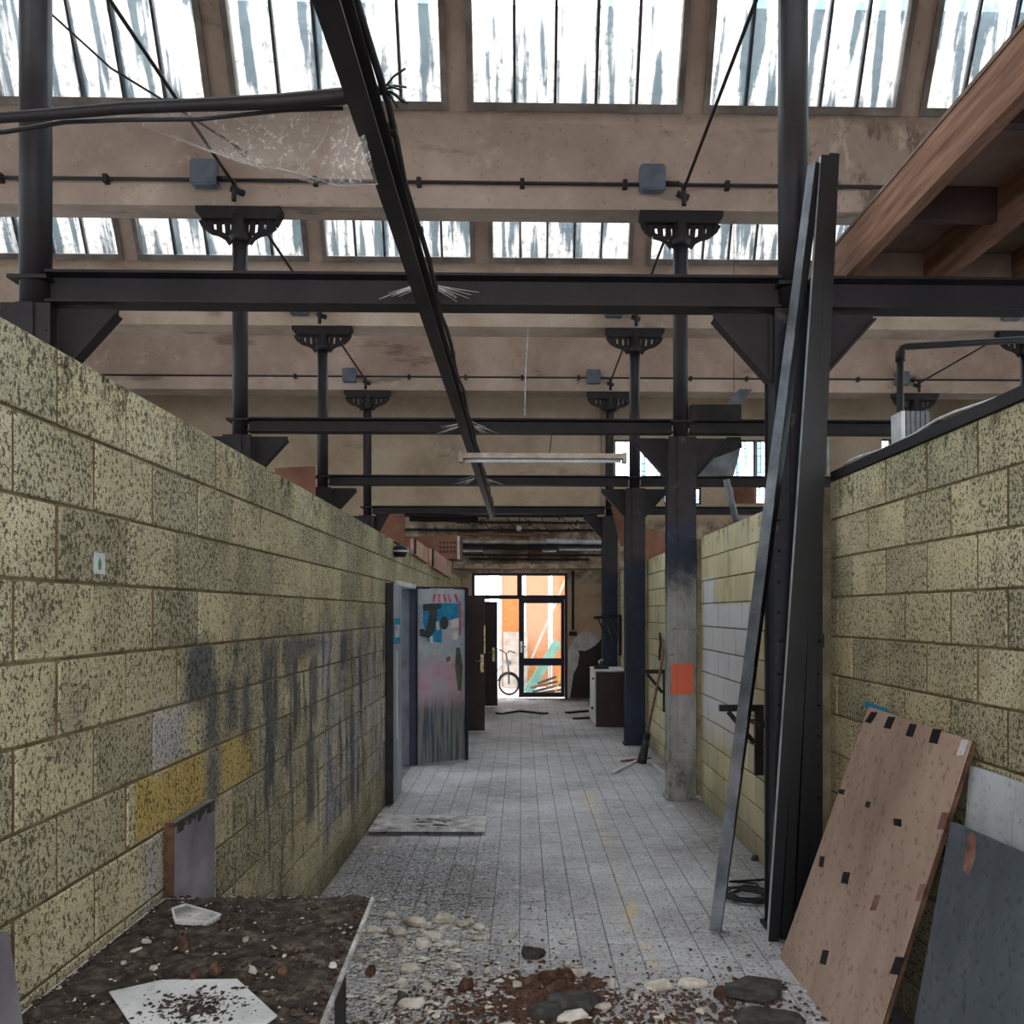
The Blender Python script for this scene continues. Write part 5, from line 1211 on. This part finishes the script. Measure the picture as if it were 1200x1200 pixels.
# ================================================================== FLOOR RUBBLE
def gz(x, y): return at(x, y, Z=0.0)
chips = [(485, 1083, .11, .05), (465, 1096, .09, .045), (520, 1082, .09, .05), (545, 1084, .08, .04), (508, 1099, .10, .05), (470, 1108, .05, .03), (528, 1109, .05, .03), (480, 1138, .08, .055), (530, 1135, .06, .035),
         (482, 1180, .10, .04), (435, 1092, .05, .04), (457, 1075, .05, .035), (496, 1110, .07, .03), (560, 1088, .06, .03), (570, 1140, .03, .02), (607, 1158, .04, .03), (665, 1134, .03, .02), (470, 1158, .045, .035), (500, 1160, .04, .035), (600, 1098, .04, .02),
         (440, 994, .06, .02), (428, 990, .05, .02), (447, 1001, .05, .02), (513, 1010, .03, .015), (706, 1182, .05, .04), (716, 1158, .03, .02), (745, 1172, .02, .015), (820, 1188, .04, .02)]
chip_labels = ['long white plaster chunk at the middle of the far row beside the table', 'broad white plaster chunk nearest the table in the second row', 'flat white chunk in the far row right of the long one', 'white chunk in the far row next to its end', 'largest white chunk in the second row of the heap', 'small white chunk between the table corner and the second row', 'small white chunk in front of the second row, toward the tiles', 'broad white chunk alone below the heap, toward the table', 'medium white chunk below the heap, farther from the table', 'long white chunk at the lower frame edge beside the dark round stone', 'white chunk touching the table edge beside the heap', 'small white chunk at the far corner of the heap by the table', 'flat white chunk in front of the heap centre', 'last white chunk at the far row end, out on the clean tiles', 'tiny white chunk between the heap and the brown crumbs', 'tiny white chunk on the rim of the brown dirt heap', 'tiny white chunk resting behind the dark charred slab', 'small round white chunk just above the dark round stone', 'small round white chunk right beside the dark round stone', 'lone white chunk on clean tiles beyond the dark flat stone', 'largest thin flake on the floor at the partition foot', 'thin flake touching the partition foot', 'thin flake in front of the other two by the partition', 'lone thin flake out from the partition beyond the litter', 'largest pale bit beside the charred slab', 'small pale bit beyond the charred slab', 'tiny pale bit between the charred slab and the curved pieces', 'pale bit in front of the curved plaster pieces']
for i, (x, y, sx, sy) in enumerate(chips):
    g = ('white plaster chunks before the table', 'broken white plaster chunk in the heap beside the table') if x < 620 and y > 1050 else (('thin plaster flakes by the partition', 'thin white plaster flake on the floor by the partition foot') if y < 1050 else ('pale plaster bits among the brown crumbs', 'small pale plaster bit among the red-brown crumbs'))
    s = .82
    chunk(gz(x, y), sx*s, sy*s*1.1, (.03 if y > 1050 else .012)*random.uniform(.7, 1.3), MAT['chip'], 'plaster_chunk', chip_labels[i], 'rubble', i, random.uniform(-.5, .5), g[0])
for i, (x, y, sx, sy, sz, mt, nm, lb) in enumerate([
        (668, 1182, .19, .09, .06, 'char', 'charred_slab', 'dark charred slab in the middle of the brown crumbs'), (640, 1192, .09, .07, .05, 'char', 'charred_slab', 'dark charred slab broken off beside the larger one'),
        (625, 1122, .085, .05, .05, 'char', 'dark_stone', 'flat dark stone beyond the brown crumbs'), (650, 1150, .10, .06, .05, 'rust_crumb', 'rotten_clod', 'rotten red-brown clod behind the charred slab'),
        (676, 1143, .07, .04, .03, 'chip', 'pale_stone', 'pale tan stone resting on the brown heap'), (545, 1160, .055, .04, .045, 'rust_crumb', 'rotten_clod', 'rotten red-brown clod between the white chunks and the heap'),
        (665, 1196, .12, .04, .03, 'chip', 'plaster_chunk', 'long pale plaster chunk in front of the charred slab'), (772, 1160, .085, .035, .035, 'chip', 'plaster_chunk', 'white curved plaster piece alone on the tiles'), (812, 1157, .08, .035, .035, 'chip', 'plaster_chunk', 'white curved plaster piece next to the torn grey felt'),
        (885, 1164, .21, .17, .03, 'char', 'roofing_felt', 'torn grey felt piece beside the plywood foot'), (908, 1200, .22, .15, .032, 'char', 'roofing_felt', 'torn grey felt piece lying under the plywood corner'), (843, 1170, .04, .03, .05, 'rust_crumb', 'rotten_clod', 'small brown clod at the edge of the torn felt'),
        (434, 1143, .035, .03, .04, 'rust_crumb', 'rotten_clod', 'brown clod tucked beside the table leg'), (884, 1008, .035, .025, .03, 'char', 'dark_stone', 'small dark stone on the floor below the wall bracket'),
        (857, 1145, .02, .015, .015, 'chip', 'plaster_chunk', 'tiny white plaster bit beyond the torn felt'), (471, 1178, .04, .04, .05, 'char', 'dark_stone', 'dark round stone in the white plaster heap')]):
    chunk(gz(x, y), sx, sy, sz, MAT[mt], nm, lb, 'rubble', 300+i, random.uniform(-.3, .3), None, .3 if mt != 'rust_crumb' else .45)
def gauss_at(lst):
    def f():
        while True:
            x, y, sx, sy = random.choice(lst); px_, py_ = random.gauss(x, sx), random.gauss(y, sy)
            if py_ < 790: continue
            p = gz(px_, py_)
            if XL+.03 < p.x < XR-.05 and p.y > 2.2: return (p.x, p.y, .001)
    return f
heapf = lambda cx_, cy_, r: (lambda x, y: max(0, 1-math.hypot(x-cx_, y-cy_)/r - .5*max(0, mnoise.noise(Vector((x*6, y*6, 3)))+.1))**.8)
h = gz(645, 1165); heap('dirt_heap', 'low heap of red-brown rotten dirt on the tiles', h.x-.42, h.x+.42, h.y-.45, h.y+.38, -.012, .065, 90, 90, MAT['rust_crumb'], heapf(h.x, h.y, .40))
crumbs('brown_litter', 'red-brown crumbs strewn around the dirt heap', 3800, gauss_at([(640, 1160, 60, 25), (600, 1190, 90, 20), (760, 1190, 70, 15), (870, 1180, 60, 20), (560, 1175, 60, 15), (540, 1200, 90, 15), (700, 1210, 90, 20)]), MAT['rust_crumb'], .003, .020)
crumbs('dark_litter', 'dark leaf litter strewn over the tiles by the partition', 5200, gauss_at([(490, 1045, 55, 18), (450, 1030, 40, 18), (560, 1050, 60, 18), (520, 1020, 60, 25), (540, 1120, 90, 40), (470, 1000, 40, 30), (800, 1100, 110, 60), (880, 1120, 50, 40), (870, 980, 30, 50)]), MAT['soil'], .002, .009, .3)
crumbs('scattered_grit', 'fine dark grit scattered along the corridor floor', 4200, lambda: (random.uniform(XL+.05, XR-.05), 3.2+10*random.random()**1.6, .001), MAT['soil'], .002, .008, .3)
crumbs('plaster_crumbs', 'fine white plaster crumbs strewn before the table', 3600, gauss_at([(500, 1110, 60, 25), (480, 1160, 60, 30), (560, 1160, 80, 30), (700, 1160, 120, 30), (450, 1130, 30, 40)]), MAT['chip'], .002, .018, .35)
crumbs('plaster_shards', 'small flat white plaster shards in the heap beside the table', 420, gauss_at([(500, 1092, 45, 12), (470, 1120, 35, 25), (540, 1100, 50, 14), (520, 1165, 60, 22), (680, 1190, 80, 12)]), MAT['chip'], .010, .036, .4)
crumbs('wall_foot_grit', 'pale grit lying along the foot of both partitions', 1500, lambda: ((XR-.06-abs(random.gauss(0, .12))) if random.random() < .6 else (XL+.03+abs(random.gauss(0, .06))), random.uniform(3.2, 12), .001), MAT['chip'], .003, .014, .4)

# ================================================================== YARD beyond the end door
struct(MB().box((-30, -30, -.6), (30, 45, -.21)), 'ground_outside', MAT['yard'], 'pale yard ground around the hall', 'ground')
struct(MB().box((-8, 17.86, -.15), (12, 30, -.02)), 'ground', MAT['yard'], 'pale yard ground beyond the end door', 'ground')
YO = 20.4
t = thing('board_hoarding', 'orange strand-board hoarding with pale posts across the yard', 'fence', (0, YO, 0))
def ox(px_): return at(px_, 700, Y=YO).x
for (a, b) in ((588, 612), (616, 642.5), (647, 668), (670, 700)):
    MB().box((ox(a), YO, .0), (ox(b), YO+.02, 2.9)).build('board', MAT['osb'], t)
for a in (586.5, 613.5, 644.5, 669): MB().box((ox(a)-.035, YO-.05, 0), (ox(a)+.035, YO+.02, 2.95)).build('post', MAT['far_facade'], t)
t = thing('far_building', 'pale blue-white building facade beyond the yard hoarding', 'building', (-3, 26, 0))
MB().box((-6, 26, -.1), (-.95, 26.2, 5)).build('facade', MAT['far_facade'], t)
for i in range(5): MB().box((-3.0+.35*i, 25.95, .2), (-2.93+.35*i, 26, 4.6)).build('pilaster', MAT['white_paint'], t)
# teal plank, white pole, pile of laths, white sheet
MB().bar(at(618, 812, Y=19.3), at(654, 752, Y=19.6), .20, .03, (0, 1, .2)).solo('teal_plank', MAT['teal'], 'broad pale teal plank propped up outside the glazed door', 'plank')
MB().bar(at(606, 812, Y=19.8), at(664, 676, Y=20.1), .05, .05, (0, 1, 0)).solo('white_pole', MAT['white_paint'], 'thin white pole slanting across the glazed door', 'pole')
for i, (a, b, mt) in enumerate([((622, 806), (656, 798), 'rust'), ((624, 811), (658, 802), 'pale_steel'), ((620, 814), (660, 808), 'cardboard'), ((630, 801), (652, 793), 'pale_steel'), ((640, 815), (661, 811), 'white_paint')]):
    MB().bar(at(*a, Y=18.92+.04*i), at(*b, Y=18.98+.04*i), .05, .035, (0, 1, 0)).solo('lath', MAT[mt], ['rusty lath, topmost of the pile outside', 'grey lath in the pile outside under the teal plank', 'red-brown lath low in the pile outside', 'short grey lath in the pile outside', 'short white lath at the bottom of the pile outside'][i], 'lath')
MB().bar(at(651, 811, Y=18.9), at(657, 790, Y=18.9), .03, .03, (0, 1, 0)).solo('yellow_bar', MAT['yellow'], 'short yellow bar standing in the pile outside', 'bar')
MB().box((ox(590), YO-.25, 0), (ox(618), YO-.22, 1.25)).solo('white_sheet', MAT['white_paint'], 'white sheet of board standing behind the bicycle', 'board')
# bicycle (seen from the front three-quarter)
wc = at(596.3, 799, Y=18.55); wr = .215
t = thing('bicycle', 'small-wheeled bicycle with front lamp parked outside the open doorway', 'bicycle', (wc.x, wc.y, 0))
rt = Vector((.94, -.34, 0)); 
def wheel(c, nm):
    m = MB(); m.tube([c + rt*(wr*math.cos(a)) + UP*(wr*math.sin(a)) for a in [i*math.pi/14 for i in range(29)]], .018, 8, False); w_ = m.build(nm, MAT['rubber'], t)
    m = MB(); m.tube([c + rt*(wr*.9*math.cos(a)) + UP*(wr*.9*math.sin(a)) for a in [i*math.pi/14 for i in range(29)]], .010, 6, False); m.build('rim', MAT['chrome'], w_)
    m = MB()
    for i in range(12): a = i*math.pi/6; m.tube([c, c + rt*(wr*.9*math.cos(a)) + UP*(wr*.9*math.sin(a))], .0018, 4)
    tag(m.build('spokes', MAT['chrome'], w_), None, None, None, 'stuff')
wc.z = wr+.0; wheel(wc, 'front_wheel'); wb = wc - rt*.62 + Vector((-.1, .5, 0)); wheel(wb, 'rear_wheel')
hb = wc + UP*.62 - rt*.06; st_ = wb + UP*.5
MB().tube([wc + Vector((0, -.04, 0)), wc + Vector((0, -.04, .26)), hb], .016, 8).build('fork', MAT['bar'], t)
MB().tube([hb - UP*.12, wb.lerp(wc, .45) + UP*.08, wb], .02, 8).tube([wb.lerp(wc, .45)+UP*.08, st_], .018, 8).build('frame', MAT['far_facade'], t)
MB().tube([hb - rt*.22 + UP*.10, hb - rt*.08 + UP*.06, hb, hb + rt*.08 + UP*.06, hb + rt*.20 + UP*.02], .012, 8).build('handlebar', MAT['black'], t)
MB().tube([hb + rt*.06 + Vector((0, -.06, -.18)), hb + rt*.06 + Vector((0, -.10, -.18))], [.05, .06], 12).build('front_lamp', MAT['chrome'], t)
MB().box(st_ + Vector((-.06, -.08, 0)), st_ + Vector((.06, .12, .05))).build('saddle', MAT['black'], t)
MB().tube([wc + rt*((wr+.03)*math.cos(a)) + UP*((wr+.03)*math.sin(a)) for a in [.3+i*math.pi/12 for i in range(11)]], .012, 6).build('mudguard', MAT['black'], t)
